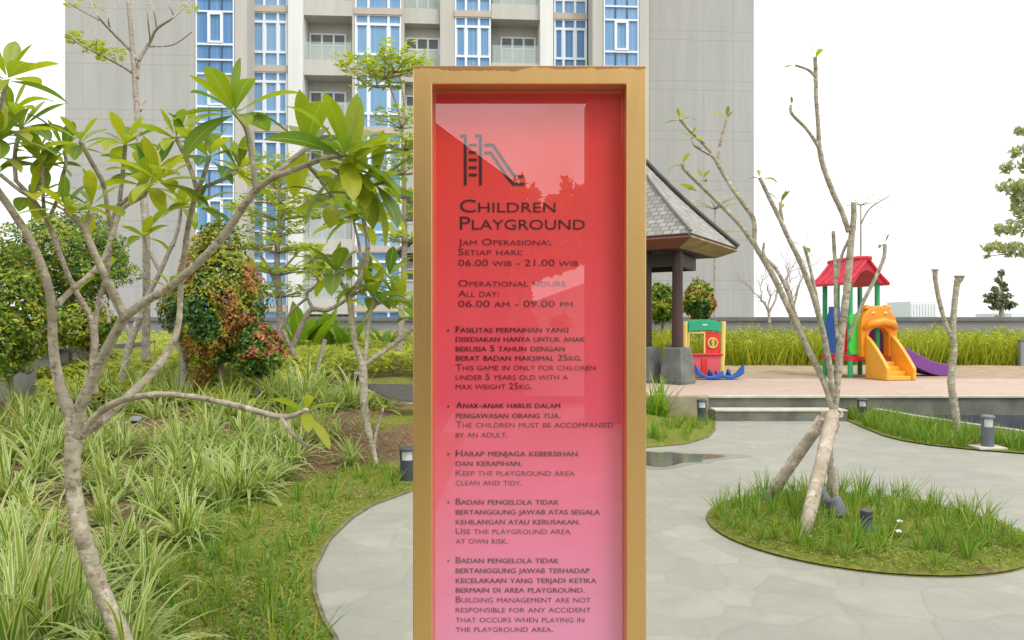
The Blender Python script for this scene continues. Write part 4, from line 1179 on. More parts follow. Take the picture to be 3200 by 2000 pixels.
BR += [[(-70, 480, 2.95, 12), (-40, 420, 2.93, 11), (0, 330, 2.9, 9), (22, 250, 2.9, 8)], [(-50, 520, 2.97, 11), (-25, 470, 2.95, 9), (8, 425, 2.95, 8)],
       [(1000, 500, 2.78, 10), (1060, 540, 2.8, 9), (1115, 598, 2.85, 8)], [(960, 514, 2.8, 9), (1000, 560, 2.95, 8), (1035, 612, 3.1, 7)]]
plum_tree("large near plumeria with forked mottled trunk and big glossy leaves at left", TR, BR, TP, P(430, 2120, 3.22), M['bark'], rs=.77)
# second tree behind it
plum_tree("slender plumeria behind the big left one, thin stems against the white sky",
 [(300, 1235, 9, 11), (288, 1165, 9, 11), (296, 1065, 9, 12), (284, 985, 9, 11)],
 [[(284, 990, 9, 10), (228, 893, 8.9, 9), (192, 807, 8.8, 9), (149, 694, 8.7, 9), (100, 620, 8.6, 8), (50, 565, 8.5, 7)], [(50, 568, 8.5, 7), (46, 500, 8.5, 7), (52, 450, 8.4, 7), (72, 395, 8.4, 7)], [(140, 680, 8.7, 6), (134, 600, 8.6, 6), (135, 515, 8.6, 6)], [(135, 520, 8.6, 5), (118, 488, 8.6, 5)],
  [(70, 395, 8.4, 5), (48, 362, 8.4, 5), (40, 345, 8.4, 4)], [(192, 560, 8.6, 6), (206, 510, 8.6, 6), (200, 470, 8.6, 5)], [(150, 690, 8.7, 6), (180, 620, 8.65, 6), (194, 556, 8.6, 6)], [(0, 545, 8.5, 6), (55, 590, 8.5, 6), (100, 618, 8.6, 6)],
  [(296, 1060, 9, 9), (305, 960, 9, 9), (335, 850, 8.9, 8), (350, 700, 8.8, 8), (372, 640, 8.8, 8)], [(372, 645, 8.8, 7), (382, 560, 8.8, 7), (392, 450, 8.8, 7)], [(375, 640, 8.8, 7), (420, 600, 8.8, 6), (455, 540, 8.8, 6)]],
 [('b', 1, 8, .62), ('b', 2, 7, .5), ('b', 3, 6, .5), ('b', 4, 7, .55), ('b', 5, 6, .5), ('b', 7, 7, .55), ('b', 9, 9, .55), ('b', 10, 9, .6)], G(300, 1235), M['bark_dark'], sides=6)
plum_tree("bare plumeria with bent double trunk in the lime ground cover",
 [(374, 1240, 11, 11), (392, 1131, 11, 11), (412, 1058, 11, 11), (440, 985, 11, 11)],
 [[(440, 990, 11, 10), (455, 940, 11, 9), (500, 850, 11, 8), (540, 760, 11, 7)], [(410, 1060, 11, 8), (385, 1000, 11, 7), (350, 930, 11, 7), (325, 860, 11, 6)], [(540, 770, 11, 6), (560, 700, 11, 6), (565, 650, 11, 5)], [(500, 850, 11, 6), (470, 790, 11, 6), (450, 740, 11, 5)]],
 [('b', 2, 8, .55), ('b', 1, 7, .5), ('b', 3, 8, .5)], G(374, 1240), M['bark_grey'], sides=6)
plum_tree("short crooked pale trunk with cut stubs left of the red tipped shrub",
 [(562, 1225, 10.4, 13), (576, 1150, 10.4, 13), (572, 1100, 10.4, 12), (553, 1060, 10.4, 12), (545, 1015, 10.4, 10)],
 [[(576, 1110, 10.4, 8), (592, 1100, 10.4, 6), (602, 1092, 10.4, 5)], [(555, 1060, 10.4, 10), (575, 1030, 10.4, 10), (590, 1008, 10.4, 9)], [(548, 1040, 10.4, 7), (525, 990, 10.4, 7), (495, 930, 10.4, 6)], [(545, 1018, 10.4, 9), (540, 960, 10.4, 8), (535, 900, 10.4, 7)]], [('b', 3, 6, .35)], G(562, 1225), M['bark_grey'], sides=7)
# slim tree just left of the sign
plum_tree("slim plumeria with curling limbs between the shrub and the gold sign frame",
 [(1178, 1460, 7.7, 8), (1160, 1380, 7.7, 9), (1140, 1290, 7.7, 12), (1136, 1200, 7.7, 13), (1134, 1130, 7.7, 13)],
 [[(1134, 1140, 7.7, 11), (1112, 1080, 7.7, 10), (1100, 1010, 7.7, 10), (1094, 950, 7.7, 9), (1090, 915, 7.7, 9)], [(1140, 1140, 7.7, 8), (1146, 1060, 7.7, 7), (1155, 990, 7.7, 7), (1168, 930, 7.7, 6)], [(1140, 1140, 7.7, 9), (1195, 1100, 7.7, 8), (1250, 1060, 7.7, 8), (1310, 1010, 7.7, 7)],
  [(1090, 920, 7.7, 9), (1110, 900, 7.65, 9), (1135, 850, 7.6, 9), (1148, 790, 7.55, 8), (1145, 730, 7.5, 7), (1132, 670, 7.5, 7)], [(1088, 918, 7.7, 7), (1070, 890, 7.7, 6), (1050, 850, 7.7, 5)], [(1090, 930, 7.7, 6), (1120, 912, 7.8, 5), (1148, 892, 7.8, 5)], [(1122, 880, 7.65, 5), (1126, 790, 7.6, 5), (1112, 720, 7.6, 4), (1105, 690, 7.6, 4)],
  [(1170, 1440, 7.7, 5), (1172, 1370, 7.7, 5), (1197, 1275, 7.7, 4)]],
 [('b', 1, 9, .5), ('b', 3, 10, .55), ('b', 4, 9, .5), ('b', 5, 8, .5), ('b', 6, 8, .5), ('b', 2, 7, .4), ('p', 1235, 930, 7.9, (0, 0, .5), 9, .48), ('b', 7, 6, .22), ('p', 1215, 860, 8.2, (.2, 0, .6), 9, .5), ('p', 1150, 1255, 7.7, (-.2, -.5, .2), 5, .16)], G(1178, 1460), M['bark'], sides=7)
plum_tree("low forked plumeria with wide bare limbs in front of the tower's white pillar",
 [(930, 1150, 12, 11), (922, 1115, 12, 11), (910, 1088, 12, 11)],
 [[(910, 1092, 12, 9), (935, 1035, 12, 9), (965, 975, 12, 8), (985, 966, 12, 8), (1025, 968, 12, 7), (1085, 935, 12, 6)], [(910, 1092, 12, 8), (896, 1060, 12, 7), (880, 1030, 12, 6)], [(980, 967, 12, 6), (965, 940, 12, 5), (960, 915, 12, 5), (990, 890, 12, 5), (1000, 860, 12, 5)], [(880, 1035, 12, 5), (905, 980, 12, 5), (960, 930, 12, 4)], [(1000, 890, 12, 4), (985, 850, 12, 4), (975, 810, 12, 4)]],
 [('b', 4, 9, .4), ('b', 2, 9, .45), ('b', 0, 6, .4)], G(930, 1180), M['bark_dark'], sides=6)
k = thing("cut_stem", "short leaning cut stem in the lime ground cover", "stump", G(975, 1215))
q = MB(); limb(q, [(975, 1230, 11, 6), (990, 1160, 11, 6), (1012, 1075, 11, 7), (1016, 1062, 11, 8)], 7); q.build("stem", M['bark_grey'], k, smooth=True)

# tree propped in the round planter
BRT = [
 [(2608, 1300, 5.95, 13), (2578, 1200, 5.95, 12), (2520, 1080, 5.95, 12), (2470, 975, 5.92, 11), (2415, 860, 5.9, 11), (2370, 785, 5.88, 10), (2354, 755, 5.86, 10)],
 [(2354, 760, 5.86, 9), (2310, 700, 5.82, 8), (2240, 628, 5.78, 8), (2185, 575, 5.74, 7), (2140, 530, 5.7, 7), (2131, 512, 5.7, 6)],
 [(2356, 765, 5.86, 9), (2356, 690, 5.86, 9), (2325, 640, 5.86, 9), (2280, 575, 5.86, 8), (2245, 515, 5.86, 8), (2234, 492, 5.86, 8)],
 [(2234, 497, 5.86, 7), (2200, 450, 5.86, 7), (2160, 412, 5.86, 7), (2124, 372, 5.86, 6)],
 [(2230, 490, 5.86, 5), (2195, 470, 5.8, 5), (2168, 452, 5.78, 4), (2163, 425, 5.78, 4)],
 [(2242, 498, 5.86, 5), (2254, 435, 5.86, 5), (2271, 370, 5.86, 5)],
 [(2520, 1090, 5.95, 8), (2478, 960, 6.0, 7), (2452, 890, 6.02, 7), (2424, 840, 6.04, 7), (2388, 798, 6.06, 6), (2388, 758, 6.06, 5)],
 [(2604, 1260, 5.95, 11), (2590, 1130, 5.9, 11), (2555, 970, 5.86, 11), (2508, 835, 5.82, 10), (2462, 740, 5.78, 9), (2440, 690, 5.76, 9), (2405, 620, 5.74, 8), (2374, 555, 5.72, 7)],
 [(2446, 690, 5.76, 6), (2440, 660, 5.76, 6), (2440, 630, 5.76, 6)],
 [(2562, 985, 5.86, 7), (2545, 900, 5.84, 7), (2528, 820, 5.82, 6), (2512, 768, 5.8, 6)],
 [(2618, 1060, 5.95, 8), (2612, 960, 6.0, 8), (2612, 860, 6.02, 8), (2607, 780, 6.04, 7), (2604, 722, 6.05, 7)],
 [(2612, 880, 6.02, 6), (2630, 800, 6.0, 6), (2652, 750, 5.98, 5)],
 [(2650, 1060, 5.95, 7), (2690, 960, 5.9, 7), (2735, 870, 5.86, 7), (2762, 805, 5.84, 7), (2765, 762, 5.84, 7)],
 [(2652, 725, 5.95, 10), (2632, 665, 5.93, 10), (2598, 590, 5.9, 10), (2570, 510, 5.88, 10), (2560, 455, 5.86, 10)],
 [(2560, 460, 5.86, 9), (2556, 380, 5.84, 8), (2550, 300, 5.82, 8), (2549, 220, 5.8, 8), (2547, 178, 5.8, 7)],
 [(2560, 462, 5.86, 8), (2522, 405, 5.84, 6), (2475, 356, 5.82, 6), (2472, 328, 5.82, 5)],
 [(2549, 240, 5.8, 6), (2525, 218, 5.8, 5), (2485, 204, 5.8, 4)],
]
plum_tree("bare plumeria with many upright limbs tied to wooden props in the round planter",
 [(2612, 1600, 6.0, 17), (2602, 1500, 6.0, 17), (2590, 1420, 5.98, 16), (2594, 1340, 5.96, 15), (2608, 1260, 5.95, 15), (2622, 1120, 5.95, 14), (2636, 990, 5.95, 13), (2650, 870, 5.95, 13), (2660, 750, 5.95, 12), (2668, 680, 5.95, 10), (2667, 632, 5.95, 9)],
 BRT, [('b', 1, 4, .15, (30, 80)), ('b', 3, 4, .15, (30, 80)), ('b', 4, 3, .13), ('b', 5, 3, .12, (20, 45)), ('b', 7, 3, .14, (40, 90)), ('b', 8, 4, .16, (25, 70)), ('b', 9, 3, .13, (30, 80)), ('b', 12, 2, .13, (30, 70)), ('b', 14, 2, .15, (20, 50)), ('b', 16, 1, .12, (50, 60)),
       ('p', 2195, 560, 5.75, (0, 0, 1), 4, .15), ('p', 2180, 600, 5.75, (-.8, 0, -.4), 1, .24), ('p', 2408, 640, 5.74, (-1, 0, 0), 1, .17), ('p', 2475, 330, 5.8, (0, 0, 1), 1, .1)],
 (P(2612, 1600, 6.0).x, 6.0, .03), M['bark'], sides=8, rs=.85)
M['prop'] = bark_mat("weathered prop wood", (0.22, 0.16, 0.11), (0.52, 0.44, 0.36), (1, 1, 1.5), 7)
pr = thing("wooden_prop", "peeling wooden prop leaning from the left onto the tied tree", "tree prop", (P(2388, 1570, 6.25).x, 6.25, .03))
k = MB(); a = P(2385, 1580, 6.25); b_ = P(2572, 1310, 5.93); k.tube([lerp(a, b_, t) for t in (0, .2, .4, .6, .8, 1)], [.041, .043, .044, .045, .044, .046], 10, True, .1); k.build("pole", M['prop'], pr, smooth=True)
pr = thing("wooden_prop", "thick pale wooden prop standing in front of the tied tree", "tree prop", (P(2508, 1680, 5.25).x, 5.25, .03))
k = MB(); a = P(2508, 1690, 5.22); b_ = P(2603, 1292, 5.86); k.tube([lerp(a, b_, t) for t in (0, .2, .4, .6, .8, 1)], [.044, .047, .049, .048, .050, .048], 10, True, .08); k.build("pole", M['prop'], pr, smooth=True)
rp_ = thing("rope_tie", "twisted rope binding the tree to its two props", "rope", P(2600, 1290, 5.9))
M['rope'] = simple("jute rope", (.45, .38, .29), .9, var=.3, scale=30)
k = MB()
c_ = P(2600, 1288, 5.9)
for j in range(4):
    k.tube([c_ + Vector((.075 * math.cos(a), .08 * math.sin(a), -.012 * j + .01 * math.sin(2 * a + j))) for a in [2 * math.pi * i / 16 for i in range(17)]], .006, 5)
k.build("binding", M['rope'], rp_)
k = MB(); k.tube([P(2618, 1300, 5.84), P(2622, 1330, 5.83), P(2614, 1356, 5.83)], .005, 5); k.tube([P(2546, 1330, 5.85), P(2552, 1350, 5.84), P(2566, 1358, 5.83), P(2560, 1390, 5.83)], .007, 5); k.build("loose_end", M['rope'], rp_)

# cut double-stemmed tree by the pond
plum_tree("pollarded young tree with two flared cut stems by the pond", 
 [(2995, 1372, 9.75, 10), (2985, 1280, 9.75, 11), (2972, 1190, 9.75, 11), (2982, 1100, 9.75, 9), (2978, 1040, 9.75, 9), (2982, 960, 9.75, 9), (2990, 890, 9.75, 9), (2997, 872, 9.75, 12), (2998, 862, 9.75, 17)],
 [[(2974, 1055, 9.75, 7), (2955, 1010, 9.75, 7), (2935, 940, 9.75, 7), (2924, 880, 9.75, 7), (2922, 850, 9.75, 8), (2922, 842, 9.75, 13)]], [], (P(2995, 1372, 9.75).x, 9.75, .02), M['bark'], sides=8)

# tiered trees
def tiers(mb_b, mb_l, p, r, n, thick=.16, tilt=0, leaf=(.13, .06), dens=75, gap=.3, flat=1.0):
    for i in range(n):
        a = 2 * math.pi * i / n + ru(-.3, .3); L = r * ru(.7, 1.05)
        d = Vector((math.cos(a), math.sin(a), ru(.02, .22) + tilt)); e = p + d * L
        ka = MB(); ka.tube([p - Vector((0, 0, .01)), lerp(p, e, .5) + Vector((0, 0, .05 * L)), e], [.018, .011, .005], 5); mb_b.append(ka)
        for j in range(int(dens * L)):
            t = gap + (1 - gap) * random.random() ** .7
            c = lerp(p, e, t) + Vector((ru(-1, 1) * .22 * L * flat, ru(-1, 1) * .22 * L * flat, ru(0, 1) * thick))
            mb_l.flake(c, Vector((ru(-.5, .5), ru(-.5, .5), 1)), ru(.7, 1.2) * leaf[0], ru(.7, 1.2) * leaf[1])
def tier_tree(label, trunk, base, levels, mat_leaf, bark, group=None, extra=()):
    t = thing("tiered_tree", label, "tree", base, 0, group)
    k = MB(); limb(k, trunk, 8, .03); k.build("trunk", bark, t, smooth=True)
    kb, kl = [], MB()
    for lv in levels: tiers(kb, kl, P(*lv[0]), *lv[1:])
    for ex in extra:
        if ex[0]:
            kx = MB(); limb(kx, ex[0], 5, .03); kx.build('branch', bark, t, smooth=True)
        [kl.flake(P(ru(*ex[1]), ru(*ex[2]), ex[3] + ru(-.2, .2)), Vector((ru(-.5, .5), ru(-.5, .5), 1)), ru(.05, .11), ru(.03, .05)) for _ in range(ex[4])]
    for ka in kb: ka.build("branch", bark, t, smooth=True)
    if kl.f: kl.build("crown", mat_leaf, t)
    return t
random.seed(21)
tall = [(460, 1235, 11.5, 14), (456, 1100, 11.5, 13), (458, 900, 11.5, 12), (455, 700, 11.5, 12), (440, 520, 11.5, 11), (432, 400, 11.5, 10), (424, 290, 11.5, 9), (418, 200, 11.5, 8), (408, 80, 11.5, 7), (398, -60, 11.5, 6), (395, -160, 11.5, 4)]
def sidebr(pts, r0):
    return [(a, b, 11.5 + ru(-.3, .3) * i, max(1.2, r0 * (1 - i / (len(pts) + 1)))) for i, (a, b) in enumerate(pts)]
EX = [(sidebr([(428, 245), (436, 190), (470, 130), (490, 90), (540, 55), (590, 5), (615, -40)], 7), (560, 620), (-60, 40), 11.3, 60), (sidebr([(436, 190), (395, 145), (345, 95), (310, 55), (285, 10), (270, -40)], 6), (230, 330), (-60, 30), 11.5, 40),
      (sidebr([(412, 226), (370, 200), (300, 165), (240, 132), (205, 105)], 5), (205, 260), (95, 135), 11.4, 110), (None, (255, 330), (125, 165), 11.4, 130), (None, (300, 395), (150, 190), 11.3, 120),
      (sidebr([(438, 345), (442, 325), (455, 314)], 7), (0, 1), (0, 1), 11.5, 0), (sidebr([(470, 130), (462, 60), (458, -10)], 3), (0, 1), (0, 1), 11.5, 0), (sidebr([(345, 95), (340, 50), (375, 5)], 3), (0, 1), (0, 1), 11.5, 0),
      (sidebr([(490, 90), (480, 30), (465, -20)], 3), (0, 1), (0, 1), 11.5, 0), (sidebr([(310, 62), (250, 30), (215, 10)], 3), (190, 240), (-10, 30), 11.5, 25), (sidebr([(545, 52), (530, 20), (520, -10)], 2.5), (0, 1), (0, 1), 11.5, 0),
      (sidebr([(300, 165), (300, 120), (285, 90)], 2), (0, 1), (0, 1), 11.5, 0), (sidebr([(465, 145), (540, 140), (600, 100)], 3), (0, 1), (0, 1), 11.5, 0), (sidebr([(360, 195), (358, 165), (340, 130)], 2.5), (0, 1), (0, 1), 11.5, 0)]
tier_tree("tall nearly leafless tiered tree rising past the top of the frame over the grey wall", tall, G(460, 1225), [], M['leaf_lime'], M['bark_grey'], extra=EX)
t2 = [(878, 1200, 14, 10), (876, 1050, 14, 10), (870, 900, 14, 10), (866, 800, 14, 9), (872, 680, 14, 7), (872, 560, 14, 5), (870, 500, 14, 4)]
tier_tree("tiered lime leaved tree in front of the blue windows and white pillar", t2, G(878, 1200), [((872, 688, 14), 1.0, 9, .12), ((866, 790, 14), .9, 8, .12), ((872, 545, 14), .75, 8, .25), ((868, 860, 14), .95, 7, .1), ((870, 640, 14), .6, 6, .2), ((868, 740, 14), .7, 6, .25), ((868, 930, 14), .7, 6, .2), ((872, 590, 14), .6, 6, .25)], M['leaf_lime'], M['bark_grey'],
          extra=[([(866, 900, 14, 6), (840, 840, 14, 5), (815, 800, 14, 4)], (780, 830), (730, 800), 14, 60), ([(870, 860, 14, 5), (895, 830, 14, 4), (940, 780, 14, 3)], (880, 960), (760, 800), 14, 70)])
t3 = [(1240, 1200, 15, 11), (1250, 1050, 15, 11), (1260, 900, 15, 10), (1265, 700, 15, 8), (1262, 520, 15, 6), (1255, 400, 15, 5), (1240, 330, 15, 4), (1215, 260, 15, 3)]
tier_tree("tall slim tree with flat lime crown touching the gold sign frame", t3, G(1240, 1200), [((1200, 245, 15), .85, 10, .30), ((1235, 225, 15), .7, 9, .35), ((1180, 272, 15), .7, 5, .15), ((1262, 470, 15), .7, 8, .15), ((1264, 620, 15), .6, 7, .15), ((1264, 760, 15), .6, 7, .15), ((1260, 545, 15), .6, 7, .3), ((1255, 400, 15), .6, 7, .3), ((1262, 690, 15), .5, 6, .25)], M['leaf_lime'], M['bark_grey'],
          extra=[([(1255, 400, 15, 4), (1262, 330, 15, 3), (1250, 240, 15, 2)], (1230, 1290), (420, 470), 15, 40)])
M['leaf_pale'] = leaf_mat("pale far leaf", [(0, (0.34, 0.36, 0.25)), (1, (0.54, 0.55, 0.40))], .6)  # leaf colour paled in place of haze and sky glare
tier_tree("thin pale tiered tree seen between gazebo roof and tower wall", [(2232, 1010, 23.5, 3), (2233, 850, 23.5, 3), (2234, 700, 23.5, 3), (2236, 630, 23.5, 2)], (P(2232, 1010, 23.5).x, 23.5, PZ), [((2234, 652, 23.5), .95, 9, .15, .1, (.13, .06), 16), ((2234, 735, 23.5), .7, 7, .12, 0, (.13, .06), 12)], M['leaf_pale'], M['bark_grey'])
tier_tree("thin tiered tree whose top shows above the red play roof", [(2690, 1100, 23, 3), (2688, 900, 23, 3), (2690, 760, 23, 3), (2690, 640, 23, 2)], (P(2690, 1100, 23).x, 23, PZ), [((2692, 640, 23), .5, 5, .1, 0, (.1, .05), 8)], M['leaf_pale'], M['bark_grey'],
          extra=[([(2690, 700, 23, 3), (2720, 650, 23, 2.5), (2780, 612, 23, 1.5)], (2690, 2785), (605, 650), 23, 70), (None, (2640, 2680), (620, 655), 23, 14), (None, (2700, 2740), (680, 715), 23, 10)])
def twiggy(label, roots, d, base):
    t = thing("bare_tree", label, "tree", base)
    k = MB()
    def grow(p, q, r, lev):
        m_ = lerp(p, q, .5) + rvec() * (q - p).length * .08
        k.tube([p, m_, q], [r, r * .85, r * .7], 5)
        if lev == 0: return
        for i in range(random.choice((2, 2, 3))):
            d_ = ((q - p).normalized() + rvec() * .75 + Vector((0, 0, .25))).normalized()
            grow(q if i else lerp(p, q, .7), (q if i else lerp(p, q, .7)) + d_ * (q - p).length * ru(.55, .85), r * .6, lev - 1)
    for a, b_, r in roots: grow(P(*a, d), P(*b_, d), r, 4)
    k.build("branches", M['bark_grey'], t)
random.seed(33)
twiggy("small bare twiggy tree against the parapet behind the propped tree", [((2405, 1010), (2400, 960), .05), ((2402, 970), (2370, 925), .03), ((2404, 975), (2430, 900), .035)], 23.2, (P(2405, 1010, 23.2).x, 23.2, PZ))
twiggy("bare twiggy tree showing grey between the propped tree's middle limbs", [((2475, 1010), (2480, 950), .05), ((2478, 960), (2460, 890), .035), ((2480, 960), (2500, 880), .035)], 23.6, (P(2475, 1010, 23.6).x, 23.6, PZ))

# clipped shrubs
def shrub(label, px, py, rxp, rzp, d, n, pal, base, seed=0, leaf=(.085, .045), name="round_shrub", stem=True, squash=1.0, taper=0.0, lump=.2):
    random.seed(seed); t = thing(name, label, "shrub", base)
    c = P(px, py, d); rx = rxp / FPX * d; rz = rzp / FPX * d
    k = MB()
    for i in range(n):
        dv = rvec(); f = 1 + lump * mnoise.noise(dv * 2.2 + Vector((seed, 0, 0))) * 2 + .10 * mnoise.noise(dv * 6 + Vector((0, seed, 0)))
        rr = f * (1 - .42 * random.random() ** 2.2)
        w = 1 - taper * max(0, dv.z) ** 1.0
        p = c + Vector((dv.x * rx * w, dv.y * rx * w * squash, dv.z * rz)) * rr
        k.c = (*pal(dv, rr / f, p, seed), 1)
        k.flake(p, dv + rvec() * .9 + Vector((0, 0, .3)), ru(.7, 1.3) * leaf[0], ru(.7, 1.2) * leaf[1])
    k.build("crown", M['leaf_attr'], t)
    if stem:
        s_ = MB(); b0 = Vector(base) + Vector((0, 0, -.03)); top = Vector((c.x, c.y, c.z))
        s_.tube([b0, lerp(b0, top, .35) + Vector((.03, 0, 0)), top], [.045, .035, .02], 7)
        for j in range(5):
            a = ru(0, 6.28); s_.tube([lerp(b0, top, .45), c + Vector((math.cos(a) * rx * .6, math.sin(a) * rx * .6, ru(-.3, .4) * rz))], [.022, .008], 5)
        s_.build("stem", M['bark_dark'], t)
    return t
def pick(*cs): return random.choice(cs)
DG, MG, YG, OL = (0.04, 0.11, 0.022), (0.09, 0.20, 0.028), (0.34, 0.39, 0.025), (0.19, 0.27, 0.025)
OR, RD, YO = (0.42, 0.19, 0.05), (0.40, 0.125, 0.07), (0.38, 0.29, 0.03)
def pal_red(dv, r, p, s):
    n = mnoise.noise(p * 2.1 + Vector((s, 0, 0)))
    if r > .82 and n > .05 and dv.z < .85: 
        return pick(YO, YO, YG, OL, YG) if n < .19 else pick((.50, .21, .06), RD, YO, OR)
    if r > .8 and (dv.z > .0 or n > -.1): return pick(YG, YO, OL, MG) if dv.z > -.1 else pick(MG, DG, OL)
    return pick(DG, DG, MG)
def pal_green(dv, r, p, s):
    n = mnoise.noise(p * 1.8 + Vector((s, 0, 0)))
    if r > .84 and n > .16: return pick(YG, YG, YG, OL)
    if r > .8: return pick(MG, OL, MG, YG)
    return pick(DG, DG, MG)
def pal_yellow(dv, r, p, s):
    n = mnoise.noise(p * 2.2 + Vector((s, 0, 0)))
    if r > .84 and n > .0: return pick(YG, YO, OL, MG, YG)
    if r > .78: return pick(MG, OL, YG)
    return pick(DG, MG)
gS = G(690, 1242)
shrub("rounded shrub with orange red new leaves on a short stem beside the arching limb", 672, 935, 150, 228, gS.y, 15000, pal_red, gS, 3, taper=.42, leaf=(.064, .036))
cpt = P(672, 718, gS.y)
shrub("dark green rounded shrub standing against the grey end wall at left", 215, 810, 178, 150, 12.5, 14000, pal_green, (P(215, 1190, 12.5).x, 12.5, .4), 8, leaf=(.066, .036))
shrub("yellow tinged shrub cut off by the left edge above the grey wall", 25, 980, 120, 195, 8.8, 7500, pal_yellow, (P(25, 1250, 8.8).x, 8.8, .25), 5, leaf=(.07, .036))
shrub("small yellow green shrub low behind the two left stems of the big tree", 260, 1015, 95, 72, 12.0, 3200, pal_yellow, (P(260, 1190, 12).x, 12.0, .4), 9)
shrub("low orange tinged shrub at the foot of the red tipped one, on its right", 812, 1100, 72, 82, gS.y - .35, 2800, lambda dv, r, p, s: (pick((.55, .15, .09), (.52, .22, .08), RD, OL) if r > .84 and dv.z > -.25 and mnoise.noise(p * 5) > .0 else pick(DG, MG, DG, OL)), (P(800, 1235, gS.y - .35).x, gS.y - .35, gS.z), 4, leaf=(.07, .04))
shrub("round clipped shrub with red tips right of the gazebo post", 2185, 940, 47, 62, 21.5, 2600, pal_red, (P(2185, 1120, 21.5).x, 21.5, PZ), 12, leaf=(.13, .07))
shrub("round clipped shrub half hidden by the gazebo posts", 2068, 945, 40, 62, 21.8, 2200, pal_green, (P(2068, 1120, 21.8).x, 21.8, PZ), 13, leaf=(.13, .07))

# ficus-like tree at the right edge and conifer behind the parapet
def clump_tree(label, clumps, trunk, d, base, leaf, name, mat, per=260):
    t = thing(name, label, "tree", base)
    k = MB(); limb(k, trunk, 8, .03); k.build("trunk", M['bark_grey'], t, smooth=True)
    k = MB(); br = MB()
    for px, py, rx, rz in clumps:
        c = P(px, py, d); sx_, sz_ = rx / FPX * d, rz / FPX * d
        tp_ = min(((P(a, b, dd)) for a, b, dd, r in trunk), key=lambda q: (q - c).length)
        br = MB(); br.tube([tp_, lerp(tp_, c, .6) + Vector((0, 0, .1)), c], [.05, .03, .012], 5); br.build('limb', M['bark_grey'], t, smooth=True)
        for i in range(int(per * rx * rz / 900)):
            v = rvec() * random.random() ** .45
            k.flake(c + Vector((v.x * sx_, v.y * sx_, v.z * sz_)), rvec() + Vector((0, 0, .4)), ru(.7, 1.2) * leaf[0], ru(.7, 1.2) * leaf[1])
    k.build("crown", mat, t)
random.seed(44)
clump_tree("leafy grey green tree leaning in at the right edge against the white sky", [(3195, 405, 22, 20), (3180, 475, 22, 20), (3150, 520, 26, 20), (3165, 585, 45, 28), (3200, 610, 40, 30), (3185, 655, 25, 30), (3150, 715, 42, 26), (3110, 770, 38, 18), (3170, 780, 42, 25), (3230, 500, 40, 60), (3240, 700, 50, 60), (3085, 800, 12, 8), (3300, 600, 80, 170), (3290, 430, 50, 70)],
           [(3330, 1250, 29, 16), (3320, 1000, 29, 14), (3300, 800, 29, 11), (3270, 600, 29, 8), (3240, 420, 29, 4)], 29, (P(3330, 1250, 29).x, 29, -.1), (.30, .15), "leafy_tree", M['leaf_pale'], 85)
clump_tree("small dark conifer standing behind the parapet at right", [(3130, 852, 10, 12), (3117, 876, 9, 10), (3135, 890, 12, 10), (3110, 905, 12, 10), (3140, 905, 12, 9), (3105, 925, 20, 12), (3145, 925, 20, 9), (3090, 940, 14, 8), (3125, 945, 26, 14), (3160, 950, 18, 9), (3110, 960, 20, 9), (3150, 960, 14, 8), (3078, 925, 6, 5), (3098, 1000, 18, 7)],
           [(3130, 1100, 27, 9), (3130, 990, 27, 8), (3130, 930, 27, 4), (3131, 845, 27, 2)], 27, (P(3130, 1100, 27).x, 27, -.1), (.17, .07), "conifer_tree", M['leaf_dark'], 420)
lp = thing("marker_post", "short grey post standing in the lime hedge at the right edge", "post", (P(3185, 1130, 20).x, 19.9, PZ))
k = MB(); k.box(-.065, .065, -.065, .065, -.05, .62); bevel(k.build("shaft", M['wallgrey'], lp, local=True), .01)
k = MB(); k.box(-.075, .075, -.075, .075, .622, .66); k.build("cap", M['wallcap'], lp, local=True)

# lime hedge along the parapet
te = thing("terrace_edge", "low pale concrete kerb stepping up the left bed behind the spider plants", "kerb", G(400, 1345))
k = MB(); ptsk = [G(lerp(150, 660, i / 8), 1350 - 8 * math.sin(i * .6)) for i in range(9)]
for a, b_ in zip(ptsk, ptsk[1:]):
    nn = Vector((-(b_ - a).y, (b_ - a).x, 0)).normalized() * .06; zz = Vector((0, 0, -.08))
    k.prism([a - nn + zz, a + nn + zz, b_ + nn + zz, b_ - nn + zz][::-1], (0, 0, .17))
k.build("kerb", M['plinth'], te)
random.seed(50)
hd = thing("lime_hedge", "long strip of bright lime ground shrubs in front of the grey parapet", "hedge", (9, 21.5, PZ))
k = MB()
for i in range(11000):
    x = ru(1.5, 17.5); y = 20.0 + 3.6 * random.random() ** 1.5
    hh = .66 + .10 * mnoise.noise(Vector((x * .9, y, 2))) * 2 + (y - 20) * .06
    a = ru(0, 6.28); d_ = Vector((math.cos(a) * .3, math.sin(a) * .3, 1))
    k.blade((x, y, PZ - .03), d_, hh * ru(.75, 1.3), ru(.03, .06), ru(.1, .9), 4, ru(0, 3))
for i in range(9000):
    x = ru(1.5, 17.5); y = ru(20.0, 23.6)
    hh = .66 + .10 * mnoise.noise(Vector((x * .9, y, 2))) * 2 + (y - 20) * .06 + .08 * mnoise.noise(Vector((x * 3, y * 3, 7)))
    k.flake((x, y, PZ + hh * ru(.72, 1.1)), rvec() + Vector((0, -.3, .8)), ru(.08, .16), ru(.03, .06))
k.build("foliage", M['hedge'], hd)

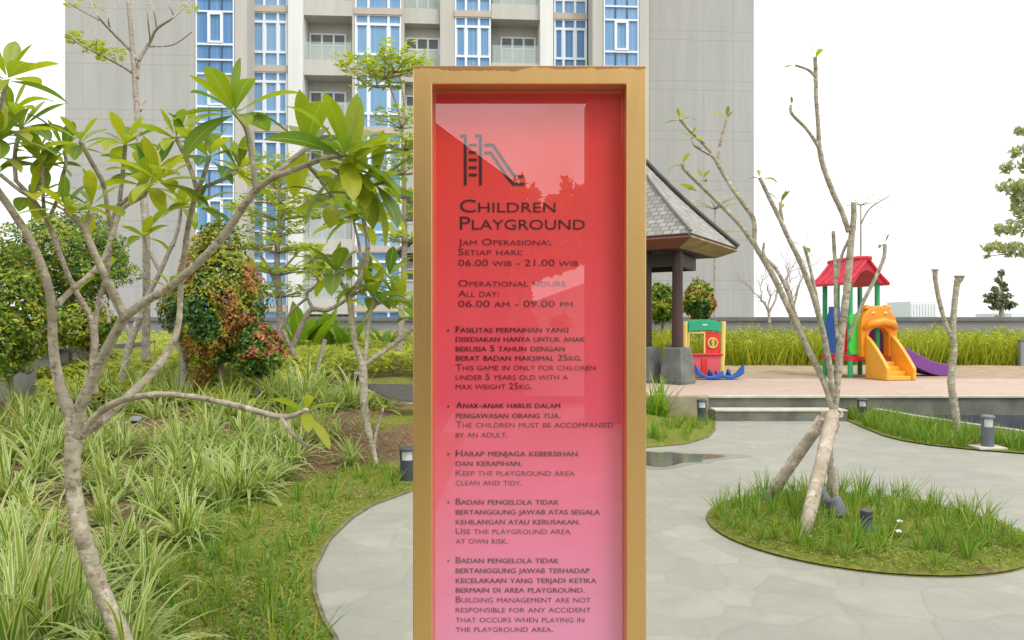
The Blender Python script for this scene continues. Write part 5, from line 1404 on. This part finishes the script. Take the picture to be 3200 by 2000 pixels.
# lime ground cover and canna leaves behind the left bed
gc = MB(); random.seed(51)
def gch(x, y): return .34 + .20 * mnoise.noise(Vector((x * .55, y * .55, 4))) + .16 * mnoise.noise(Vector((x * 1.6, y * 1.6, 9))) + .035 * (y - 11)
cnt = 0
while cnt < 34000:
    y = 9.3 + 12.5 * random.random() ** 1.35; px = ru(120, 1420); x = sx(px, y)
    edge = bx(min(y, 11.4)) - x
    if y < (12.2 if px > 1000 else 9.9) + .9 * mnoise.noise(Vector((x * .7, 3, 1))) + (1.2 if px > 1050 else 0): continue
    h = max(.12, gch(x, y) * min(1, .35 + max(0, y - 9.3) / 3.5)); cnt += 1
    z = hgt(x, y) + h * (1 - .75 * random.random() ** 2)
    a = ru(0, 6.28)
    gc.flake((x, y, z), Vector((ru(-.6, .6), ru(-.8, .2), .8)), ru(.10, .19), ru(.035, .07))
tag(gc.build("ground_cover", M['hedge']), "bright lime ground cover shrubs filling the back of the left bed", "ground cover", kind="stuff")
M['canna'] = leaf_mat("canna leaf", [(0, (0.12, 0.27, 0.02)), (1, (0.30, 0.44, 0.03))], .4, midrib=(.4, .5, .15))
def canna(px, py, d, n, L, label):
    t = thing("canna_plant", label, "plant", (sx(px, d), d, .42), 0, "broad leaved plants before the tower base")
    k = MB()
    for i in range(n):
        a = ru(0, 6.28); k.blade((sx(px, d) + ru(-.25, .25), d + ru(-.2, .2), .45), (math.cos(a) * .45, math.sin(a) * .3, 1), L * ru(.7, 1.1), L * .24, ru(.3, 1.0), 6, ru(-.4, .4), plum_prof, .2)
    k.build("leaves", M['canna'], t)
random.seed(52)
canna(935, 1120, 17, 11, 1.5, "broad leaved bright green plant left of the tower's white pillar base")
canna(1000, 1120, 17.5, 11, 1.4, "broad leaved bright green plant below the tower's balcony column")
canna(1075, 1130, 17, 10, 1.2, "broad leaved bright green plant behind the slim tree's fork")
canna(1195, 1130, 18, 9, 1.1, "broad leaved green plant close to the gold sign frame")

# spider plants
random.seed(60)
protos = []
for v in range(5):
    k = MB()
    for i in range(62):
        a = ru(0, 6.28); el = R(ru(24, 84)); b_ = Vector((ru(-.05, .05), ru(-.05, .05), -.01))
        k.blade(b_, (math.cos(a) * math.cos(el), math.sin(a) * math.cos(el), math.sin(el)), ru(.34, .62), ru(.021, .036), ru(.7, 2.2), 6, ru(-.3, .3), lambda t: (min(1, .55 + 2 * t) * (1 - t ** 2.2)), .0, True)
    protos.append(k)
spots = [(575, 1690, 1.0), (463, 1842, .95), (436, 1498, .95), (284, 1438, .9), (700, 1580, 1.15), (610, 1570, 1.1), (760, 1560, 1.0), (655, 1500, 1.1), (520, 1560, .8), (120, 1500, 1.1), (40, 1560, 1.1), (180, 1420, .9), (60, 1680, .95), (150, 1700, .9), (330, 1640, .7), (410, 1700, .7),
         (30, 1830, 1.0), (120, 1880, .95), (60, 2010, 1.1), (180, 2040, 1.05), (-30, 1940, 1.1), (250, 1960, .9), (300, 2060, .9), (400, 2090, .8), (20, 2100, 1.1), (340, 1800, .8), (215, 1830, .75), (-40, 1720, 1.1), (430, 1960, .65),
         (560, 1450, 1.0), (800, 1480, 1.1), (870, 1500, 1.0), (730, 1450, 1.1), (640, 1420, 1.0), (840, 1420, 1.0), (920, 1440, .9), (560, 1390, .9), (20, 1440, 1.2), (90, 1400, 1.2), (150, 1370, 1.1), (60, 1360, 1.2), (-20, 1380, 1.2), (480, 1420, .9), (350, 1400, .8), (760, 1390, 1.0), (900, 1370, .9), (960, 1400, .7),
         (800, 1330, 1.0), (700, 1330, 1.0), (860, 1310, .9), (930, 1310, .9), (1000, 1360, .8), (1060, 1400, .7), (1100, 1450, .7), (1020, 1310, .8), (1090, 1330, .8), (1230, 1330, .7), (1250, 1390, .7), (620, 1320, .9), (560, 1310, .9), (740, 1290, .9), (960, 1270, .9), (1190, 1270, .7), (540, 1270, .9), (620, 1265, .9), (690, 1270, .9), (850, 1265, .9), (320, 1310, .8), (1100, 1270, .8), (480, 1262, .9), (420, 1300, .8), (590, 1290, .8), (780, 1262, .9), (1000, 1255, .8), (1060, 1300, .7), (900, 1262, .8), (1180, 1350, .7), (1150, 1300, .7), (660, 1380, .8), (330, 1540, .9), (480, 1620, .85), (390, 1430, .9), (90, 1620, 1.0), (240, 1540, .9), (540, 1500, .9), (600, 1460, .9), (700, 1500, 1.0), (820, 1540, .8), (20, 1760, 1.0), (100, 1960, 1.0), (380, 1560, .8), (780, 1430, .9), (880, 1400, .9), (940, 1330, .9), (1010, 1410, .8), (1130, 1390, .7), (500, 1330, .9), (380, 1290, .9), (250, 1300, .9), (740, 1340, .9), (300, 1400, .9), (200, 1350, 1.0), (450, 1260, .9), (340, 1262, .9)]
first = {}
for i, (px, py, s_) in enumerate(spots):
    v = i % 5; g = G(px, py)
    if v not in first:
        o = protos[v].build("spider_plant", M['spider'], None, local=True); first[v] = o
    else:
        o = first[v].copy(); COL.objects.link(o)
    o.location = g; o.rotation_euler = (0, 0, ru(0, 6.28)); s2 = s_ * ru(.8, 1.15) * (1 + .5 * sstep((g.y - 7.5) / 3)); o.scale = (s2, s2, s2 * ru(.9, 1.1))
    tag(o, "spider plant clump with arching cream edged leaves in the left bed", "spider plant", "spider plants in the left bed")

# border grass: tufts in the beds
def tufts(k, pts, n, L, w=.008):
    for p, s_ in pts:
        for i in range(n):
            a = ru(0, 6.28); el = R(ru(50, 88)); r = ru(0, .035)
            k.blade(Vector(p) + Vector((math.cos(a) * r, math.sin(a) * r, -.01)), (math.cos(a) * math.cos(el), math.sin(a) * math.cos(el), math.sin(el)), L * s_ * ru(.6, 1.2), w * ru(.7, 1.3), ru(.2, 1.1), 4, ru(0, 1))
random.seed(70)
k = MB(); pts = []
while len(pts) < 120:
    a, r = ru(0, 6.28), PR * .93 * math.sqrt(random.random())
    x, y = PC.x + r * math.cos(a), PC.y + r * math.sin(a)
    if y < PC.y - .75 and random.random() < .5: continue
    if any((x - q[0][0]) ** 2 + (y - q[0][1]) ** 2 < .0095 for q in pts): continue
    pts.append(((x, y, .05), ru(.65, 1.1) * (1.1 if y > PC.y else .9)))
tufts(k, pts, 26, .21)
tag(k.build("planter_grass", M['blade']), "fine green grass tufts growing in the round planter", "grass", kind="stuff")
def inpoly(x, y, poly):
    c = False; n = len(poly)
    for i in range(n):
        (x1, y1), (x2, y2) = poly[i], poly[i - 1]
        if (y1 > y) != (y2 > y) and x < (x2 - x1) * (y - y1) / (y2 - y1) + x1: c = not c
    return c
RBP = RB + RIM + [(4.97, 11.86)]
k = MB(); pts = []
tries = 0
while len(pts) < 330 and tries < 9000:
    tries += 1; x, y = ru(4.8, 9.5), ru(8.1, 11.8)
    if not inpoly(x, y, RBP) or not inpoly(x, y - .07, RBP) or not inpoly(x - .08, y, RBP) or not inpoly(x + .08, y, RBP): continue
    if (x - 5.5) ** 2 + (y - 8.88) ** 2 < .06: continue
    if any((x - q[0][0]) ** 2 + (y - q[0][1]) ** 2 < .008 for q in pts): continue
    pts.append(((x, y, .02), ru(.7, 1.15)))
tufts(k, pts, 18, .24, .011)
tag(k.build("border_grass", M['blade']), "dense fine green grass filling the bed between path and pond", "grass", kind="stuff")
k = MB(); pts = []
for i in range(420):
    px, py = ru(520, 1330), ru(1420, 2080); g = G(px, py); e = bx(g.y) - g.x
    if e < .1 or e > 1.15 + .25 * mnoise.noise(g * 2) or random.random() < max(0, e - .5) * .9: continue
    if any((g - q[0]).length < .11 for q in pts): continue
    pts.append((g, ru(.6, 1.15)))
for i in range(60):
    y = ru(7.2, 11.2); x = bx(y) - ru(.1, .8); pts.append((Vector((x, y, hgt(x, y))), ru(.7, 1.1)))
tufts(k, pts, 15, .22, .010)
tag(k.build("edge_grass", M['blade']), "loose green grass tufts on the mossy strip along the path", "grass", kind="stuff")
# bright fern-like clump by the platform side
k = MB(); t = thing("strap_plant", "bright green strappy clump beside the gazebo's stone base", "plant", (2.28, 12.2, .1))
for i in range(70):
    a = ru(0, 6.28); el = R(ru(40, 85)); k.blade((2.15 + ru(-.18, .18), 11.62 + ru(-.12, .12), .0), (math.cos(a) * math.cos(el), math.sin(a) * math.cos(el), math.sin(el)), ru(.5, .85), ru(.03, .05), ru(.5, 1.6), 6, ru(-.3, .3), None, 0)
k.build("leaves", M['canna'], t)

# leaf litter and moss sprigs on the bed
k = MB(); random.seed(80)
for i in range(2600):
    px, py = ru(60, 1290), ru(1290, 2080); g = G(px, py)
    if bx(g.y) - g.x < .06: continue
    k.flake(g + Vector((0, 0, .008)), Vector((ru(-.4, .4), ru(-.4, .4), 1)), ru(.02, .055), ru(.008, .02))
tag(k.build("leaf_litter", M['dry']), "dry brown leaf litter scattered on the soil of the left bed", "leaf litter", kind="stuff")
k = MB()
for i in range(26000):
    if i < 18500:
        px, py = ru(480, 1300), ru(1430, 2100); g = G(px, py); e = bx(g.y) - g.x
        if e < .05 or e > 1.6 or (mnoise.noise(g * 2.2) < -.12 and e > .35): continue
    else:
        a, r = ru(0, 6.28), PR * .97 * math.sqrt(random.random()); g = Vector((PC.x + r * math.cos(a), PC.y + r * math.sin(a), .05))
        if r > .9: g.z = .03
    k.flake(g + Vector((0, 0, .012)), Vector((ru(-1, 1), ru(-1, 1), .8)), ru(.015, .035), ru(.006, .014))
M['mossleaf'] = leaf_mat("moss sprig", [(0, (.10, .19, .02)), (.65, (.21, .30, .03)), (1, (.38, .32, .07))], .25)
tag(k.build("moss", M['mossleaf']), "low yellow green moss sprigs over the bed edges", "moss", kind="stuff")
# white petals in the planter
for px, py, lb in ((2811, 1640, "upper of two tiny white blossoms in the round planter"), (2809, 1672, "lower of two tiny white blossoms in the round planter")):
    p = P(px, py, 1.42 * FPX / (py - 1000)); t = thing("white_blossom", lb, "flower", p)
    k = MB()
    for j in range(5):
        a = j * 1.257; k.flake(p + Vector((math.cos(a) * .012, math.sin(a) * .012, .03)), Vector((math.cos(a) * .5, -.6 + math.sin(a) * .5, 1)), .028, .018, Vector((math.cos(a), math.sin(a), 0)))
    k.build("petals", M['white'], t)
    k = MB(); k.tube([p + Vector((0, 0, -.03)), p + Vector((0, 0, .028))], .002, 4); k.build("stem", M['blade'], t)
# sagging dark netting behind the slim tree
nt_ = thing("shade_net", "sagging dark net sheet strung low beside the gold sign frame", "netting", P(1220, 1225, 9.5))
k = MB(); n = 14
for i in range(n + 1):
    t = i / n; px = lerp(1140, 1420, t)
    for j in range(5):
        s_ = j / 4; sag = 42 * math.sin(math.pi * min(1, t * 1.0)) * s_
        k.v.append(tuple(P(px, 1200 + 6 * t + sag + 10 * s_, 9.6 - .25 * s_ * math.sin(math.pi * t))))
for i in range(n):
    for j in range(4):
        a = i * 5 + j; k.face((a, a + 5, a + 6, a + 1))
o = k.build("sheet", simple("dark netting", (.07, .065, .055), .9, var=.3, scale=40), nt_); q = o.modifiers.new("Solid", 'SOLIDIFY'); q.thickness = .01
k = MB(); k.tube([tuple(P(lerp(1135, 1425, i / n), 1212 + 46 * math.sin(math.pi * i / n) + 6 * i / n, 9.36 + .22 * abs(1 - 2 * i / n))) for i in range(n + 1)], .014, 6); k.build("hem_rope", M['rope'], nt_)
for px in (1138, 1424):
    k = MB(); p = P(px, 1200, 9.6); k.tube([(p.x, p.y, .1), (p.x, p.y, p.z + .06)], .02, 6); k.build("stake", M['bark_grey'], nt_)
